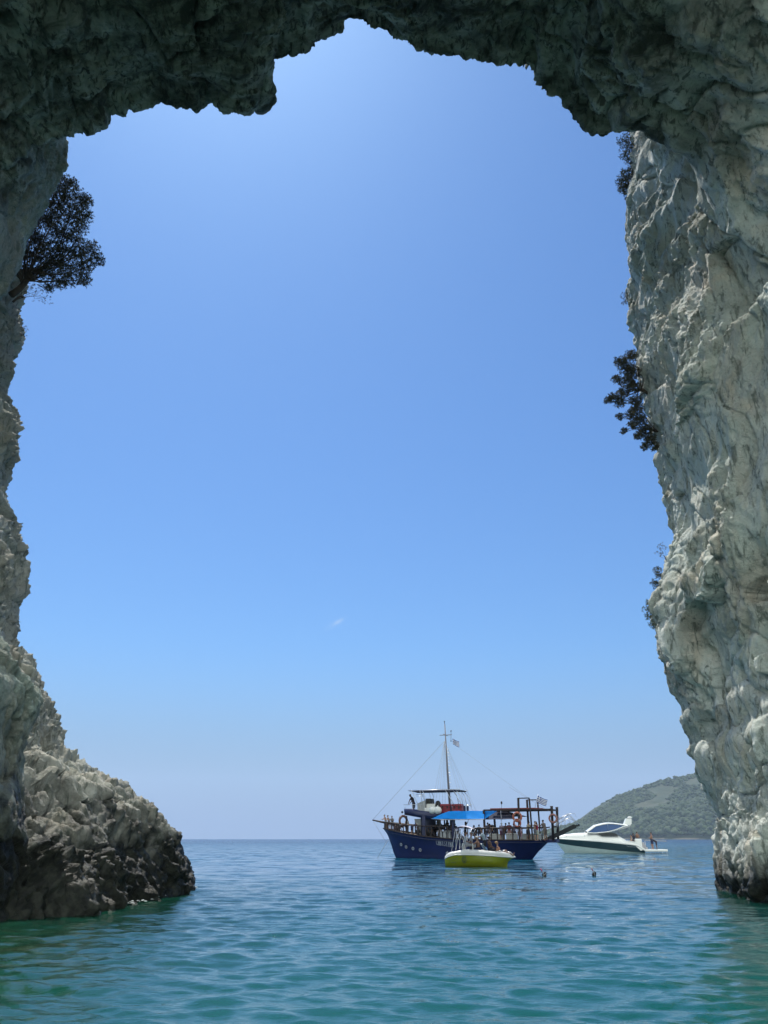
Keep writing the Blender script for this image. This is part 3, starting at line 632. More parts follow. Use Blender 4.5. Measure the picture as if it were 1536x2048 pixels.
def skeleton(ps):
    J = {}; hip = V3(0, 0, ps['hip']); T = ps['torso']; side = V3(0, 1, 0)
    J['hip'] = hip; J['waist'] = hip+T*0.16; J['chest'] = hip+T*0.36; J['neck'] = hip+T*0.51; H = ps['head']; J['headbase'] = J['neck']+H*0.07; J['head'] = J['neck']+H*0.185; J['H'] = H
    for k, sg in ((0, 1), (1, -1)):
        sh = hip+T*0.465+side*(0.175*sg); u, f = ps['arms'][k]; el = sh+u*0.285; wr = el+f*0.245
        J['sh', k] = sh; J['el', k] = el; J['wr', k] = wr; J['fd', k] = f
        hp = hip+side*(0.092*sg)-V3(0, 0, 0.02); th, sn = ps['legs'][k]; kn = hp+th*0.425; an = kn+sn*0.40
        J['hp', k] = hp; J['kn', k] = kn; J['an', k] = an
        fwd = V3(1, 0, 0) if sn.z < -0.6 else (V3(1, 0, 0)-sn*sn.x).normalized()
        J['foot', k] = fwd; J['sn', k] = sn
    return J
def body_mesh(pn, female=False):
    J = skeleton(POSES[pn]); mb = MB(); side = V3(0, 1, 0); T = POSES[pn]['torso']; F = side.cross(T)
    w = 0.9 if female else 1.0
    for sg in (-1, 1):
        capsule(mb, J['hip']+side*0.055*sg, 0.105, J['waist']+side*0.045*sg, 0.092*w); capsule(mb, J['waist']+side*0.045*sg, 0.092*w, J['chest']+side*0.075*sg, 0.108*w)
        capsule(mb, J['chest']+side*0.075*sg, 0.108*w, J['neck']+side*0.07*sg-T*0.05, 0.070)
        if female: capsule(mb, J['chest']+side*0.07*sg+F*0.06, 0.065, J['chest']+side*0.07*sg+F*0.07, 0.055)
    capsule(mb, J['neck']-T*0.05, 0.062, J['headbase']+J['H']*0.02, 0.052)
    H = J['H']; hs = side; hf = hs.cross(H).normalized()
    c = J['head']; capsule(mb, c+H*0.025-hf*0.018, 0.083, c+H*0.03+hf*0.018, 0.080); capsule(mb, c-H*0.045+hf*0.028, 0.058, c-H*0.075+hf*0.045, 0.032)
    capsule(mb, c+H*0.005+hf*0.085, 0.010, c-H*0.022+hf*0.102, 0.014)      # nose
    for sg in (-1, 1): capsule(mb, c-H*0.015+hs*0.078*sg, 0.016, c+H*0.02+hs*0.084*sg, 0.018)   # ears
    for k in (0, 1):
        sg = 1 if k == 0 else -1
        capsule(mb, J['sh', k]-side*0.06*sg, 0.062, J['sh', k], 0.060); capsule(mb, J['sh', k], 0.055*w, J['el', k], 0.040*w); capsule(mb, J['el', k], 0.041*w, J['wr', k], 0.026)
        f = J['fd', k]; lat = f.cross(V3(0, 0, 1)); lat = lat.normalized() if lat.length > 0.2 else V3(1, 0, 0); pn_ = f.cross(lat).normalized()*(1 if k == 0 else -1)
        curl = V3(0, 0, -1) if abs(f.z) < 0.7 else V3(-sg*0, -sg*1.0, 0)
        pal = J['wr', k]+f*0.045
        for q in (-0.026, -0.009, 0.009, 0.026): capsule(mb, J['wr', k]+f*0.01+lat*q*0.6, 0.017, J['wr', k]+f*0.085+lat*q, 0.014)
        for q, L in ((-0.030, 0.060), (-0.010, 0.072), (0.011, 0.066), (0.031, 0.050)):
            a = J['wr', k]+f*0.09+lat*q; b = a+f*L*0.55+curl*0.008; d = b+f*L*0.4+curl*0.028
            capsule(mb, a, 0.0100, b, 0.0092, 8); capsule(mb, b, 0.0092, d, 0.0082, 8)
        a = J['wr', k]+f*0.025+lat*0.028; b = a+f*0.035+lat*0.030; d = b+f*0.032+lat*0.004+curl*0.012
        capsule(mb, a, 0.013, b, 0.011, 8); capsule(mb, b, 0.011, d, 0.0092, 8)
        capsule(mb, J['hp', k], 0.094, J['kn', k], 0.058); capsule(mb, J['kn', k], 0.056, J['kn', k].lerp(J['an', k], 0.3), 0.056); capsule(mb, J['kn', k].lerp(J['an', k], 0.3), 0.055, J['an', k], 0.036)
        ft = J['foot', k]; an = J['an', k]; dn = J['sn', k] if J['sn', k].z > -0.6 else V3(0, 0, -1)
        capsule(mb, an+dn*0.035-ft*0.035, 0.034, an+dn*0.045+ft*0.09, 0.026); capsule(mb, an+dn*0.045+ft*0.09, 0.030, an+dn*0.052+ft*0.165, 0.019)
        capsule(mb, an+dn*0.045+ft*0.05-side*0.015, 0.024, an+dn*0.052+ft*0.15-side*0.022, 0.020); capsule(mb, an+dn*0.045+ft*0.05+side*0.015, 0.024, an+dn*0.052+ft*0.15+side*0.020, 0.018)
    return remesh(mb, 'person_body', 0.0085)
def cloth_mesh(pn, what):
    J = skeleton(POSES[pn]); mb = MB(); side = V3(0, 1, 0); T = POSES[pn]['torso']; e = 0.016
    if what in ('shirt', 'vest', 'dress'):
        for sg in (-1, 1):
            capsule(mb, J['hip']+side*0.055*sg+T*0.03, 0.098+e, J['waist']+side*0.045*sg, 0.094+e); capsule(mb, J['waist']+side*0.045*sg, 0.094+e, J['chest']+side*0.075*sg, 0.108+e)
            capsule(mb, J['chest']+side*0.075*sg, 0.108+e, J['neck']+side*0.07*sg-T*0.055, 0.066+e)
        for k in (0, 1):
            sg = 1 if k == 0 else -1
            capsule(mb, J['sh', k]-side*0.06*sg, 0.060+e, J['sh', k], 0.058+e)
            if what == 'shirt': capsule(mb, J['sh', k], 0.056+e, J['sh', k].lerp(J['el', k], 0.62), 0.050+e)
    if what in ('shorts', 'dress', 'trunks'):
        for sg in (-1, 1): capsule(mb, J['hip']+side*0.055*sg-T*0.03, 0.105+e*0.7, J['hip']+side*0.052*sg+T*0.07, 0.098+e*0.7)
        fr = {'shorts': 0.72, 'dress': 0.85, 'trunks': 0.22}[what]
        for k in (0, 1): capsule(mb, J['hp', k], 0.096+e, J['hp', k].lerp(J['kn', k], fr), (0.074 if fr > 0.3 else 0.086)+e*1.2)
    if what == 'bra':
        for sg in (-1, 1): capsule(mb, J['chest']+side*0.075*sg-T*0.01, 0.108*0.93+0.010, J['chest']+side*0.075*sg+T*0.035, 0.10*0.93+0.010)
    return remesh(mb, what, 0.014, 1)
def hair_mesh(pn, style):
    J = skeleton(POSES[pn]); mb = MB(); H = J['H']; side = V3(0, 1, 0); hf = side.cross(H).normalized(); c = J['head']
    capsule(mb, c+H*0.046-hf*0.034, 0.084, c+H*0.056+hf*0.000, 0.078)
    if style == 'long':
        capsule(mb, c+H*0.02-hf*0.05, 0.075, c-H*0.10-hf*0.065, 0.050); capsule(mb, c-H*0.10-hf*0.065, 0.05, c-H*0.19-hf*0.07, 0.030)
    if style == 'bun': capsule(mb, c+H*0.06-hf*0.10, 0.035, c+H*0.08-hf*0.11, 0.035)
    if style == 'cap': capsule(mb, c+H*0.045+hf*0.03, 0.075, c+H*0.042+hf*0.085, 0.05)
    return remesh(mb, 'hair' if style != 'cap' else 'cap', 0.011, 1)
_pm = {}
def pm(kind, *a):
    if (kind, a) not in _pm: _pm[(kind, a)] = {'body': body_mesh, 'cloth': cloth_mesh, 'hair': hair_mesh}[kind](*a)
    return _pm[(kind, a)]
_cm = {}
def colmat(name, col, rough=0.8):
    k = (name, col)
    if k not in _cm: _cm[k] = paint(name, col, rough, grain=0.15, scale=9)
    return _cm[k]
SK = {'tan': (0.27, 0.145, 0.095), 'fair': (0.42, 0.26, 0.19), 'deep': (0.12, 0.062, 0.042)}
def person(M, label, pose='stand', skin='tan', hair='short', haircol=(0.02, 0.014, 0.01), top=None, topcol=(0.5, 0.5, 0.5), low='shorts', lowcol=(0.05, 0.05, 0.08), female=False, h=1.0, group=None):
    me = pm('body', pose, female)
    smat = colmat('skin_'+skin, SK[skin], 0.55)
    def obj(me, name, mat, parent=None):
        o = bpy.data.objects.new(name, me); COL.objects.link(o)
        if not me.materials: me.materials.append(mat)
        o.material_slots[0].link = 'OBJECT'; o.material_slots[0].material = mat
        if parent is not None: o.parent = parent
        return o
    b = obj(me, 'person', smat); b.matrix_world = M @ Matrix.Scale(h, 4)
    tag(b, label, 'person', group)
    obj(pm('hair', pose, hair), 'cap' if hair == 'cap' else 'hair', colmat('hair_or_cap', haircol), b)
    if top: obj(pm('cloth', pose, top), {'shirt': 'shirt', 'vest': 'vest', 'dress': 'dress', 'bra': 'bikini_top'}[top], colmat('cloth', topcol), b)
    if low and top != 'dress': obj(pm('cloth', pose, low), {'shorts': 'shorts', 'trunks': 'swim_trunks'}[low], colmat('cloth', lowcol), b)
    J = skeleton(POSES[pose]); H = J['H']; side = V3(0, 1, 0); hf = side.cross(H).normalized(); c = J['head']
    if 'eyes'+pose not in _pm:
        e = MB()
        for sg in (-1, 1): e.ball(c+hf*0.086+side*0.03*sg+H*0.012, 0.011, 8, 6)
        x = e.build('eyes', M_BLACK); _pm['eyes'+pose] = x.data; bpy.data.objects.remove(x)
        e = MB(); e.tube([c+hf*0.083-H*0.053-side*0.02, c+hf*0.090-H*0.055, c+hf*0.083-H*0.053+side*0.02], 0.006, 6)
        x = e.build('mouth', colmat('lips', (0.25, 0.06, 0.05))); _pm['mouth'+pose] = x.data; bpy.data.objects.remove(x)
    for n in ('eyes', 'mouth'):
        o = bpy.data.objects.new(n, _pm[n+pose]); COL.objects.link(o); o.parent = b
    return b
# ------------------------------------------------------------------ wooden excursion ship
def interp(x, xs, ys): return float(np.interp(x, xs, ys))
def build_ship():
    F = Frame(925, 79.0, 22.0); S = F.S; at = F.at
    root = empty('excursion_ship', F.M, 'dark blue wooden excursion ship with one tall mast, blue awning and crowded deck', 'ship')
    def B(mb, name, mat, parent=root): return mb.build(name, mat, parent)
    # --- hull
    SX = [-8.06, -5.9, -4.5, -3.0, -0.3, 2.0, 4.6, 6.5, 7.6, 8.3]; SZ = [2.60, 2.26, 2.04, 1.85, 1.64, 1.56, 1.55, 1.55, 1.56, 1.60]
    sheer = lambda x: interp(x, SX, SZ)
    bx = [-8.06, -7.6, -6.8, -5.6, -4.2, -2.5, 0, 3, 5, 6.5, 7.5, 8.0, 8.3]; bb = [0.03, 0.62, 1.12, 1.62, 2.02, 2.26, 2.36, 2.30, 2.08, 1.66, 1.12, 0.66, 0.06]
    wx = [0, 0.06, 0.18, 0.36, 0.55, 0.75, 0.90, 0.97, 1.0]; ww = [0.02, 0.42, 1.12, 1.78, 2.02, 1.85, 1.05, 0.40, 0.03]
    NV = 15; NU = 60
    def hull_pt(u, v, sg):
        # v 0 keel .. 1 sheer ; stem and stern profiles
        xb = interp(v, [0, 0.28, 0.36, 0.6, 0.85, 1.0], [-6.3, -6.80, -6.96, -7.25, -7.62, -8.06])
        xs = interp(v, [0, 0.28, 0.36, 0.6, 0.85, 1.0], [5.2, 6.3, 6.55, 7.1, 7.85, 8.3])
        x = xb+(xs-xb)*u; xd = -8.06+(16.36)*u
        zt = sheer(xd); z = -0.9+(zt+0.9)*v
        hb = interp(xd, bx, bb); hw = interp(u, wx, ww)
        vw = 0.36
        if v >= vw: k = (v-vw)/(1-vw); y = hw+(hb-hw)*(k**1.25)
        else: y = hw*math.sin(math.pi/2*(v/vw))**0.7 if v > 0 else 0.0
        return (x, sg*max(y, 0.012), z)
    mb = MB()
    for sg in (-1, 1): mb.rows([[hull_pt(i/NU, j/NV, sg) for j in range(NV+1)] for i in range(NU+1)])
    hull = B(mb, 'hull', M_BLUE)
    mb = MB(); mb.rows([[hull_pt(i/NU, 0.985, sg) for sg in (-1, -0.5, 0, 0.5, 1)] for i in range(NU+1)]); B(mb, 'deck', M_DECK)
    for sg in (-1, 1):
        pts = [Vector(hull_pt(i/NU, 0.93, sg))+Vector((0, sg*0.03, 0)) for i in range(1, NU)]
        B(MB().tube(pts, 0.055, 6), 'rub_rail', M_NAVYTRIM)
        pts = [Vector(hull_pt(i/NU, 1.0, sg))+Vector((0, 0, 0.03)) for i in range(0, NU+1)]
        B(MB().tube(pts, 0.06, 6), 'cap_rail', M_WOOD)
    def hull_y(x, z, sg=-1):
        best = None
        for i in range(NU+1):
            for j in range(5, NV+1):
                p = hull_pt(i/NU, j/NV, sg); d = (p[0]-x)**2+(p[2]-z)**2
                if best is None or d < best[0]: best = (d, p[1], i/NU, j/NV)
        # refine
        d, y, u, v = best; st = 0.5/NU; sv = 0.5/NV
        for _ in range(14):
            for du in (-st, 0, st):
                for dv in (-sv, 0, sv):
                    uu = min(1, max(0, u+du)); vv = min(1, max(0, v+dv)); p = hull_pt(uu, vv, sg); e = (p[0]-x)**2+(p[2]-z)**2
                    if e < best[0]: best = (e, p[1], uu, vv)
            d, y, u, v = best; st *= 0.7; sv *= 0.7
        return best[1]
    for px, py in ((797, 1689), (808.5, 1694), (822, 1697), (838, 1700)):
        x, z = S(px, py, -1.6 if px < 812 else -1.9)
        y = hull_y(x, z); y2 = hull_y(x+0.15, z); y3 = hull_y(x, z+0.15)
        n = Vector((-(0.15), -(y2-y), 0)); ex = Vector((0.15, y2-y, 0)).normalized(); ez = Vector((0, y3-y, 0.15)).normalized(); nn = ex.cross(ez); nn = nn if nn.y < 0 else -nn
        c = Vector((x, y, z))+nn*0.02
        ring = MB(); ring.tube([c+ex*0.125*math.cos(a)+ez*0.125*math.sin(a) for a in [2*math.pi*k/20 for k in range(20)]], 0.028, 8, True); r = B(ring, 'porthole', colmat('porthole_ring', (0.42, 0.43, 0.46), 0.5))
        g = MB(); g.add([c]+[c+ex*0.15*math.cos(a)+ez*0.15*math.sin(a) for a in [2*math.pi*k/20 for k in range(20)]], [(0, 1+k, 1+(k+1) % 20) for k in range(20)]); B(g, 'glass', colmat('porthole_glass', (0.16, 0.18, 0.22), 0.3), r)
    # --- name on the bow, serif capitals made of strokes
    L = {'C': [[(.95,.78),(.8,.96),(.5,1),(.2,.85),(.08,.5),(.2,.15),(.5,0),(.8,.04),(.95,.2)]],
         'H': ['s.15', 's.85', [(.15,.52),(.85,.52)]],
         'R': ['s.18', [(.18,1),(.65,1),(.85,.77),(.65,.52),(.18,.52)], [(.5,.52),(.95,0)]],
         'I': ['s.5'], 'S': [[(.85,.82),(.6,1),(.3,.97),(.15,.76),(.35,.56),(.68,.45),(.85,.25),(.65,.02),(.35,0),(.12,.2)]],
         'T': ['s.5', [(.05,.97),(.95,.97)], [(.06,.97),(.06,.82)], [(.94,.97),(.94,.82)]],
         'N': ['s.12', [(.12,1),(.88,0)], 's.88'], 'A': [[(.05,0),(.5,1)], [(.5,1),(.95,0)], [(.22,.36),(.78,.36)], [(-.05,.0),(.2,.0)], [(.8,0),(1.05,0)]]}
    mb = MB(); x0, z0 = S(871.5, 1689.5, -2.25); x1, z1 = S(907, 1694, -2.30); H = 0.43; n = 9; adv = (x1-x0)/n; lay = 0
    def seg(ax, az, bx_, bz, wd):
        nonlocal lay
        lay += 1; e = 0.030+0.0012*(lay % 7)
        a = Vector((ax, 0, az)); b = Vector((bx_, 0, bz)); t = (b-a).normalized(); q = Vector((-t.z, 0, t.x))*wd/2; a = a-t*wd*0.3; b = b+t*wd*0.3
        V = []
        for p in (a-q, b-q, b+q, a+q): V.append((p.x, hull_y(p.x, p.z)-e, p.z))
        mb.add(V, [(0, 1, 2, 3)], False)
    for i, ch in enumerate('CHRISTINA'):
        ox = x0+adv*i; oz = z0+(z1-z0)*i/(n-1.0); wdt = adv*(0.78 if ch != 'I' else 0.5); ox += (adv-wdt)/2
        for st in L[ch]:
            if isinstance(st, str):
                k = float(st[1:]); st = [(k, 0), (k, 1)]; seg(ox+wdt*k, oz, ox+wdt*k, oz+H, 0.050)
                for zz in (0, 1): seg(ox+wdt*k-0.045, oz+H*zz, ox+wdt*k+0.045, oz+H*zz, 0.022)
            else:
                for a, b in zip(st[:-1], st[1:]): seg(ox+wdt*a[0], oz+H*a[1], ox+wdt*b[0], oz+H*b[1], 0.034)
    B(mb, 'name_lettering', colmat('white_lettering', (0.45, 0.47, 0.52), 0.6))
    # --- bowsprit and rails
    bs0 = at(745, 1640, 0); bs1 = at(806, 1653, 0)
    B(MB().tube([bs0, Vector(bs0).lerp(Vector(bs1), 0.3), bs1], [0.06, 0.10, 0.13], 8), 'bowsprit', M_WOOD)
    def rail_pts(sg, lift=1.02):
        pts = []
        for i in range(0, NU+1):
            x, y, z = hull_pt(i/NU, 1.0, sg)
            h = interp(x, [-8.06, -5, -2, 8.3], [0.62, 0.78, 0.98, 1.05])*lift
            pts.append(Vector((x, y*0.985, z+h)))
        return pts
    for sg in (-1, 1):
        rp = rail_pts(sg)
        if sg < 0:
            cut = [p for p in rp if p.x < -0.6]; B(MB().tube(cut, 0.055, 6), 'handrail', M_WOOD); cut = [p for p in rp if p.x > 1.0 and p.x < 8.2]; B(MB().tube(cut, 0.05, 6), 'handrail', M_WOOD)
        else: B(MB().tube(rp, 0.055, 6), 'handrail', M_WOOD)
        xs = [-7.9, -7.55, -7.15, -6.7, -6.25, -5.8, -5.35, -4.85, -4.3, -3.7, -3.0, -2.2, -1.4, -0.7] + [1.2, 1.95, 2.6, 3.3, 3.95, 4.6, 5.25, 5.95, 6.6, 7.15, 7.65]
        for x in xs:
            if sg > 0 and xs.index(x) % 2: continue
            i = min(range(len(rp)), key=lambda k: abs(rp[k].x-x)); top = rp[i]; bot = Vector(hull_pt(i/NU, 1.0, sg))
            B(MB().bar(bot, top, 0.085, 0.085), 'stanchion', M_WOOD)
    # --- white benches along the stern and midship lockers
    for px0, px1, top, bot, yl in ((1012, 1034, 1667, 1681, -1.35), (1044, 1054, 1667, 1682, -1.30), (1056, 1064, 1668, 1681, -1.25), (1066, 1082, 1668, 1681, -1.1), (978, 1008, 1667.5, 1680, -1.35)):
        xa, zt = S(px0, top, yl); xb, zb = S(px1, bot, yl)
        b = B(MB().box(xa, xb, yl, yl+0.5, sheer(xa)-0.02, zt-0.06, 0.02), 'bench', M_WHITEDULL)
        B(MB().box(xa-0.03, xb+0.03, yl-0.04, yl+0.54, zt-0.057, zt, 0.015), 'seat', M_WHITE, b)
    for px0, px1, top, bot, yl in ((878, 884, 1664, 1680, -1.6), (886, 892, 1664, 1681, -1.6), (893.5, 901, 1664, 1682, -1.6)):
        xa, zt = S(px0, top, yl); xb, zb = S(px1, bot, yl)
        B(MB().box(xa, xb, yl, yl+0.4, sheer(xa)-0.02, zt, 0.02), 'locker', colmat('grey_locker', (0.40, 0.43, 0.45), 0.6))
    xa, zt = S(882, 1662.7, -1.65); xb, _ = S(902, 1663, -1.65); B(MB().box(xa, xb, -1.68, -1.1, zt-0.02, zt+0.05, 0.01), 'locker_lid', M_WHITEDULL)
    # --- flybridge deck with navy fascia
    fl = [S(806, 1617, -1.5), S(840, 1622, -1.7), S(866, 1627.5, -1.9)]; fb = [S(808, 1629, -1.5), S(838, 1636, -1.7), S(866, 1642, -1.9)]
    zf = 3.95
    outline = [(-5.45, 4.38, 3.82), (-4.6, 4.36, 3.70), (-3.7, 4.18, 3.55), (-2.5, 4.05, 3.36), (-1.6, 3.95, 3.45), (0.6, 3.92, 3.55), (1.7, 3.92, 3.6)]
    half = lambda x: interp(x, [-5.45, -5.0, -4, -2.6, -1.6, 2], [0.9, 1.35, 1.65, 1.80, 1.62, 1.6])
    mb = MB()
    for sg in (-1, 1):
        mb.rows([[(x, sg*half(x), zb), (x-0.06 if i == 0 else x, sg*(half(x)+0.06), (zt+zb)/2), (x, sg*half(x), zt), (x, sg*(half(x)-0.06), zt), (x, sg*(half(x)-0.06), zb)] for i, (x, zt, zb) in enumerate(outline)], closed=True)
    x, zt, zb = outline[0]
    mb.rows([[(x-0.28*(1-(y/half(x))**2), y, zb), (x-0.36*(1-(y/half(x))**2), y, zt), (x-0.28*(1-(y/half(x))**2)+0.06, y, zt), (x-0.2*(1-(y/half(x))**2)+0.06, y, zb)] for y in np.linspace(-half(x), half(x), 9)], closed=True)
    B(mb, 'flybridge_coaming', M_NAVYTRIM)
    mb = MB()
    mb.rows([[(x, y, interp(x, [-5.5, -3.6, 1.7], [3.86, 3.78, 3.82])) for y in np.linspace(-half(x)+0.05, half(x)-0.05, 5)] for x in np.linspace(-5.45, 1.7, 14)])
    mb.rows([[(x, y, interp(x, [-5.5, -3.6, 1.7], [3.80, 3.70, 3.74])) for y in np.linspace(-half(x)+0.05, half(x)-0.05, 5)] for x in np.linspace(-5.45, 1.7, 14)])
    B(mb, 'flybridge_deck', M_WHITEDULL)
    # posts and wheelhouse under the flybridge
    for px, yl, wd, mt in ((813, -1.35, 0.12, M_WOOD), (813, 1.35, 0.12, M_WOOD), (848, -1.75, 0.34, M_NAVYTRIM), (862, 0.9, 0.50, M_WHITEDULL), (878, 0.9, 0.34, M_WHITEDULL), (906, -1.75, 0.2, M_NAVYTRIM), (905, 1.7, 0.5, M_NAVYTRIM), (889, 1.75, 0.1, M_WOOD)):
        x, z = S(px, 1645, yl); B(MB().box(x-wd/2, x+wd/2, yl-0.1, yl+0.1, sheer(x)-0.05, 3.72, 0.01), 'post', mt)
    xa, zt = S(828, 1638, -0.9); xb, zb = S(842, 1660, -0.9)
    wh = B(MB().prism([(xa, zt), (xb, zt+0.02), (xb, sheer(xb)), (xa+0.35, sheer(xa)), (xa+0.25, zb+0.4)], -0.9, 0.9), 'wheelhouse', M_WHITEDULL)
    for k in (-0.45, 0.45): B(MB().box(xa+0.02, xa+0.1, k-0.3, k+0.3, zt-0.65, zt-0.15), 'window', M_GLASS, wh)
    B(MB().box(xb+0.01, xb+0.9, -1.0, 1.0, sheer(xb), 3.70, 0.02), 'cabin', colmat('cabin_dark_blue', (0.02, 0.03, 0.07), 0.6))  # cabin sides in one even dark blue
    B(MB().tube([at(803.5, 1622.5, -1.55), at(805.5, 1626, -1.5)], 0.10, 10), 'navigation_lamp', M_BLACK)
    # --- helm console, screens and seats on the flybridge
    xa, z1_ = S(835, 1604, -0.9); xb, z2_ = S(850, 1601, -0.9)
    con = B(MB().prism([(xa, 3.85), (xa, z1_-0.15), (xa+0.35, z1_), (xb, z2_), (xb, 3.85)], -0.95, 0.95), 'helm_console', M_WHITEDULL)
    xb2, _ = S(863, 1600, -0.9)
    B(MB().box(xb-0.05, xb+0.45, -0.6, 0.6, 4.75, 5.28, 0.05), 'instrument_box', colmat('black_instruments', (0.03, 0.035, 0.03), 0.5), con)
    wy = MB(); wy.torus((xb+0.62, -0.5, 4.95), 0.30, 0.03, 'x'); 
    for k in range(3): a = k*math.pi/3; wy.tube([(xb+0.62, -0.5-0.3*math.cos(a), 4.95-0.3*math.sin(a)), (xb+0.62, -0.5+0.3*math.cos(a), 4.95+0.3*math.sin(a))], 0.015, 6)
    B(wy, 'steering_wheel', M_BLACK, con)
    xs0, _ = S(850, 1618, -1.2); xs1, _ = S(868, 1618, -1.2)
    sb = B(MB().box(xs0, xs1, -1.4, -0.7, 3.85, 4.42, 0.04), 'helm_bench', M_WHITE); B(MB().box(xs0, xs1, -0.78, -0.66, 4.42, 4.80, 0.03), 'backrest', M_WHITE, sb)
    xs, zs = S(876, 1607, -0.6); B(MB().ball((xs, -0.6, 4.72), (0.30, 0.28, 0.36)).tube([(xs, -0.6, 3.85), (xs, -0.6, 4.5)], 0.06), 'captain_seat', M_BLACK)
    # --- steel bimini over the helm
    zc = 6.02; xl = -4.92; xr = 0.25
    mb = MB()
    R1 = []
    for x in np.linspace(xl, 0.2, 22):
        R1.append([(x, y, zc-0.03+0.14*math.sin(math.pi*(x-xl)/(0.3-xl))*(1-(y/1.35)**2)-0.05*(abs(y)/1.35)**4) for y in np.linspace(-1.35, 1.35, 9)])
    mb.rows(R1); mb.rows([[(p[0], p[1], p[2]-0.035) for p in r] for r in R1])
    bim = B(mb, 'bimini_canopy', M_DARKCLOTH)
    for sg in (-1, 1):
        y = 1.35*sg
        for a, c_, b_ in (((822, 1580), (829, 1593), (837, 1603)), ((839, 1580), (843, 1592), (845, 1601)), ((845, 1581), (849.5, 1592), (852, 1599)),
                          ((907, 1581), (914, 1592), (918, 1607)), ((912, 1581), (922, 1592), (927, 1612)), ((891, 1581), (898, 1592), (909, 1606))):
            p = [Vector(at(q[0], q[1], -1.3)) for q in (a, c_, b_)]; p = [Vector((v.x, y, v.z)) for v in p]; p[2].z = min(p[2].z, 4.6)
            B(MB().tube([p[0], p[0].lerp(p[1], 0.55)+Vector((0.04, 0, 0)), p[1], p[2]], 0.028, 6), 'bimini_leg', M_STEEL)
        B(MB().tube([(xl, y, zc), (0.35, y, zc)], 0.03, 6), 'bimini_frame', M_STEEL)
        B(MB().tube([at(832, 1590.5, y)[:1]+(y, 5.62), at(848, 1591, y)[:1]+(y, 5.62)], 0.022, 6), 'bimini_brace', M_STEEL)
        xg = [-5.2, -4.4, -3.6]
        B(MB().tube([(-5.4, y*1.05, 4.72), (-3.3, y*1.2, 4.72)], 0.022, 6), 'flybridge_rail', M_STEEL)
        for x in xg: B(MB().tube([(x, y*1.1, 4.3), (x, y*1.1, 4.72)], 0.02, 6), 'rail_post', M_STEEL)
    # --- mast with crosstree, rungs, stays
    mb_ = [Vector(at(901, 1625, 0)), Vector(at(895, 1540, 0)), Vector(at(889.5, 1448, 0))]; mb_[0].z = 3.8
    mast = B(MB().tube(mb_, [0.11, 0.095, 0.045], 10), 'mast', colmat('grey_mast', (0.20, 0.19, 0.21), 0.5))
    ct = Vector(at(891, 1470, 0))
    B(MB().tube([ct+Vector((-0.62, 0, 0)), ct+Vector((0.66, 0, 0))], 0.035, 6).tube([ct+Vector((0, -0.75, 0)), ct+Vector((0, 0.75, 0))], 0.03, 6), 'crosstree', colmat('grey_mast', (0.20, 0.19, 0.21), 0.5), mast)
    for k in range(17):
        p = mb_[0].lerp(mb_[2], 0.12+0.63*k/17.0); B(MB().tube([p, p+Vector((0.27, -0.02, 0.02))], 0.018, 5), 'mast_step', M_STEEL, mast)
    B(MB().tube([mb_[2], mb_[2]+Vector((-0.03, 0, 0.22))], 0.03, 6).ball(mb_[2]+Vector((-0.03, 0, 0.25)), 0.06), 'masthead_light', M_BLACK, mast)
    a = at(902, 1462, 0); b = at(902, 1482, 0); B(MB().tube([a, b], 0.02, 6).ball(a, 0.07, 8, 6).ball(b, 0.06, 8, 6), 'radar_reflector', M_BLACK, mast)
    def stay(name, a, b, r=0.013, sag=0.0):
        a = Vector(a); b = Vector(b); B(MB().tube([a, a.lerp(b, 0.5)-Vector((0, 0, sag)), b], r, 5), name, M_ROPE)
    hd = at(889, 1482, 0)
    stay('forestay', bs0, hd); stay('bobstay', bs0, at(772, 1684, 0)); stay('anchor_line', at(776, 1680, -0.2), (Vector(at(755, 1709, -0.6))-Vector((0, 0, 0.3))), 0.02)
    for sg in (-1, 1):
        for px, py in ((861, 1612), (868, 1612), (876, 1612)): x, z = S(px, py, -1.7); stay('shroud', hd, (x, 1.75*sg, 3.9), 0.010)
        for px in (929, 937): x, z = S(px, 1612, -1.7); stay('shroud', hd, (x, 1.8*sg, 3.6), 0.010)
    stay('backstay', at(910, 1490, 0), at(1068, 1604, 0), 0.008); stay('backstay', at(1018, 1574, 0), at(1128, 1640, 0), 0.010)
    # flags
    def greek(name, pole_top, fly, drop, wave, parent=root):
        """nine stripes with a cross in the canton, waving"""
        m = NT('greek_flag'); tcn = m.n.new('ShaderNodeUVMap'); u = m.sep(tcn.outputs[0], 0); v = m.sep(tcn.outputs[0], 1)
        stripe = m.math('MODULO', m.math('FLOOR', m.math('MULTIPLY', v, 8.999)), 2.0)        # even = blue
        inc = m.math('MULTIPLY', m.math('LESS_THAN', u, 0.37), m.math('GREATER_THAN', v, 0.4444))
        cx = m.math('LESS_THAN', m.math('ABSOLUTE', m.math('SUBTRACT', u, 0.185)), 0.037); cy = m.math('LESS_THAN', m.math('ABSOLUTE', m.math('SUBTRACT', v, 0.7222)), 0.0556)
        cross = m.math('MAXIMUM', cx, cy); wht = m.math('ADD', m.math('MULTIPLY', inc, cross), m.math('MULTIPLY', m.math('SUBTRACT', 1.0, inc), stripe), True)
        c = m.mix(wht, (0.015, 0.05, 0.28), (0.80, 0.80, 0.80)); mat = m.set(base=c, rough=0.8)
        P0 = Vector(pole_top); fl = Vector(fly); dr = Vector(drop); nu, nv = 24, 10; R_ = []
        for i in range(nu+1):
            s = i/nu; R_.append([P0+fl*s+dr*(1-j/nv)+Vector((0, wave*math.sin(s*7.5+0.5*j/nv), wave*0.35*math.sin(s*6+1))) for j in range(nv+1)])
        mbf = MB().rows(R_); mbf.rows([[q+Vector((0, 0.008, 0)) for q in r] for r in R_]); o = mbf.build(name, mat, parent)
